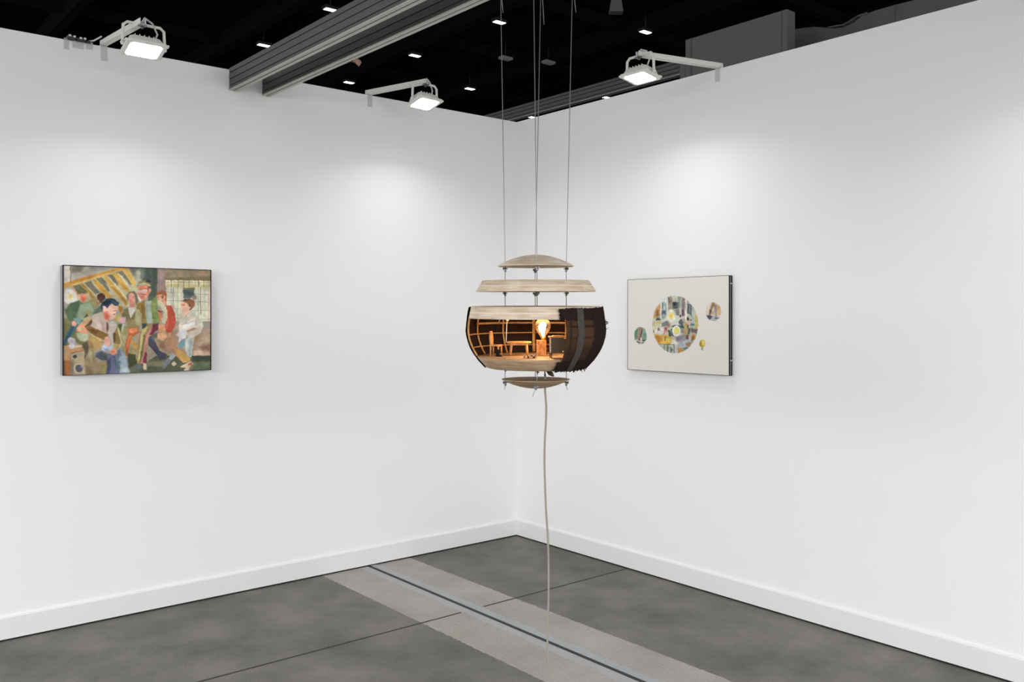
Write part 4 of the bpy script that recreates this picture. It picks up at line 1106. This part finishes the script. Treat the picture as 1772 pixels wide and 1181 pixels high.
# boots
BG = 'tiny black boots'
for (u, w, yw, lab) in ((-64.5, -14, 0, 'tiny black boot under the miniature chair, front one'), (-66.0, -9.5, 14, 'tiny black boot under the miniature chair, back one')):
    t = mini('miniature_boot', u, w, lab, 'boot', yw, group=BG)
    b = MB(); b.loft([[Vector((cx_ + rx * math.cos(a), ry * math.sin(a), z)) for a in [2 * math.pi * i / 12 for i in range(12)]] for z, cx_, rx, ry in ((1.2, 0, 2.3, 1.9), (5, -.2, 2.1, 1.8), (9, -.3, 2.3, 1.9), (12.2, -.3, 2.6, 2.1))])
    b.loft([[Vector((x, ry * math.cos(a), 1.6 + rz * math.sin(a))) for a in [2 * math.pi * i / 10 for i in range(10)]] for x, ry, rz in ((-1, 1.9, 1.5), (2, 1.9, 1.6), (4.5, 1.8, 1.3), (6.3, 1.2, .8))])
    b.build('shaft', M_boot, t, scale=S)
    MB().span((-2.4, -2, 0), (6.4, 2, .8)).build('sole', M_boot, t, .0004, scale=S)
# firewood
rng = random.Random(9)
spots = [(-18.5, -50, 1.9, 20), (-14.5, -51, 1.9, -12), (-10.5, -51, 1.9, 8), (-6.4, -51, 1.9, -6), (-2.6, -50, 1.9, 25), (-13.0, -50.5, 4.9, 14), (-8.5, -50.5, 4.9, -16), (-5.0, -50, 4.8, 10)]
names = ['leftmost tiny log of the firewood heap', 'second tiny log from the left, bottom of the firewood heap', 'middle tiny log at the bottom of the firewood heap', 'fourth tiny log from the left, bottom of the firewood heap', 'rightmost tiny log of the firewood heap', 'left one of the tiny logs on top of the firewood heap', 'middle tiny log on top of the firewood heap', 'right tiny log on top of the firewood heap']
for (u, w, z, yw), lab in zip(spots, names):
    t = mini('miniature_log', u, w, lab, 'log', yw, z=-68.2 + w * TILT + z, group='tiny firewood logs')
    MB().tube([(-1.2, -6, 0), (0, 0, 0), (1.0, 6.5, 0)], [1.9, 1.8, 1.9], 7).build('bark', M_bark, t, scale=S)
    b = MB(); b.tube([(-1.27, -6.35, 0), (-1.2, -5.9, 0)], 1.55, 7); b.build('cut_end', M_log_end, t, scale=S)
# lamp on a wooden block
t = mini('bulb_lamp', 9.8, 4, 'lit clear light bulb on a wooden block inside the hanging model room', 'lamp', 0)
M_block = wood_mat('burl_block', rgb(172, 124, 78), rgb(120, 80, 46), rgb(186, 140, 92), grain=(90, 90, 70), knots=True)
MB().span((-8.6, -8, 0), (8.6, 8, 27.5)).build('block', M_block, t, .0008, scale=S)
for z in (6, 13, 20): MB().ball((10.2, -4, z), 1.9, 8).build('knob', M_knob, t, scale=S)
MB().tube([(4, 0, 27.5), (4, 0, 34)], 4.2, 14).build('socket', mat('brass_socket', rgb(190, 150, 90), .35, .9), t, scale=S)
M_glass = bpy.data.materials.new('clear_bulb_glass'); M_glass.use_nodes = True; nt = M_glass.node_tree
nt.nodes.remove(nt.nodes['Principled BSDF'])
tr = nt.nodes.new('ShaderNodeBsdfTransparent'); gl = nt.nodes.new('ShaderNodeBsdfGlossy'); gl.inputs['Roughness'].default_value = .02; gl.inputs['Color'].default_value = (1, .9, .75, 1)
tr.inputs[0].default_value = (1, .96, .9, 1)
lw = nt.nodes.new('ShaderNodeLayerWeight'); lw.inputs[0].default_value = .55; mx = nt.nodes.new('ShaderNodeMixShader')
nt.links.new(lw.outputs['Facing'], mx.inputs[0]); nt.links.new(tr.outputs[0], mx.inputs[1]); nt.links.new(gl.outputs[0], mx.inputs[2]); nt.links.new(mx.outputs[0], nt.nodes['Material Output'].inputs[0])
gp = [(4.2, 31), (5.0, 34), (8.2, 39), (12, 44), (14.2, 50), (14.0, 55.5), (11.5, 60.5), (7, 64), (2.5, 65.4), (0.05, 65.6)]
b = MB(); b.lathe(gp, 32, c=(-2.3 + 5, 0, 0)); o = b.build('glass_bulb', M_glass, t, scale=S)
M_fil = mat('glowing_filament', (1, .8, .5, 1), .5, emit=(1, .80, .52, 1), strength=60.0)
b = MB(); b.ball((1.5, 0, 49), 6.0, 14, (1, 1, 1.6)); b.build('glowing_core', M_fil, t, scale=S)
l = bpy.data.lights.new('bulb_glow', 'POINT'); l.energy = BULB_WATTS; l.color = (1, .56, .24); l.shadow_soft_size = 9 * S
o = bpy.data.objects.new('bulb_glow', l); COL.objects.link(o); o.parent = t; o.location = Vector((1.5, -16, 52)) * S
# small cabinet at the right
t = mini('miniature_cabinet', 36, -42, 'tiny dark fronted cabinet with pale top beside the bulb lamp', 'cabinet', 8)
MB().span((-13.0, -7, 8.6), (14, 9, 34)).build('body', M_iron, t, .0006, scale=S)
b = MB(); b.span((-15, -8.5, 34), (16, 10, 36.5)); b.build('top_board', M_mini, t, .0008, scale=S)
b = MB()
for q in range(9): b.ball((-13.8, -7.2, 10 + q * 2.9), 1.25, 6)
b.build('beaded_edge', M_pale, t, scale=S)
MB().span((-9, -6.5, 36.5), (10, 6, 37.6)).build('rim', M_ash, t, .0006, scale=S)
for x, y in ((-12, -6), (13, -6), (13, 8), (-12, 8)): leg([(x, y, 0), (x, y, 9)], [1.0, 1.5], t, M_iron)
# pale rod with round head, hanging from the ceiling disc, and a little hook beside it
t = mini('hanging_rod', -50, 38, 'tiny pale rod with a round head hanging behind the miniature table', 'rod', 0, z=-2.5 + 38 * TILT)
MB().tube([(0, 0, -4), (-1.5, 0, -44)], [1.0, .8], 8).build('shaft', M_pale, t, scale=S)
MB().ball((0.4, 0, -3.6), 3.2, 12).build('head', M_pale, t, scale=S)
t = mini('wire_hook', -63, 50, 'tiny grey wire hook hanging from the ceiling left of the pale rod', 'hook', 0, z=-2.5 + 50 * TILT)
MB().tube([(1, 0, 0), (-.5, 0, -4), (-1.5, 0, -9), (-1.2, 0, -13)], [1.5, 1.6, .9, .5], 7).build('strand', M_wire, t, scale=S)
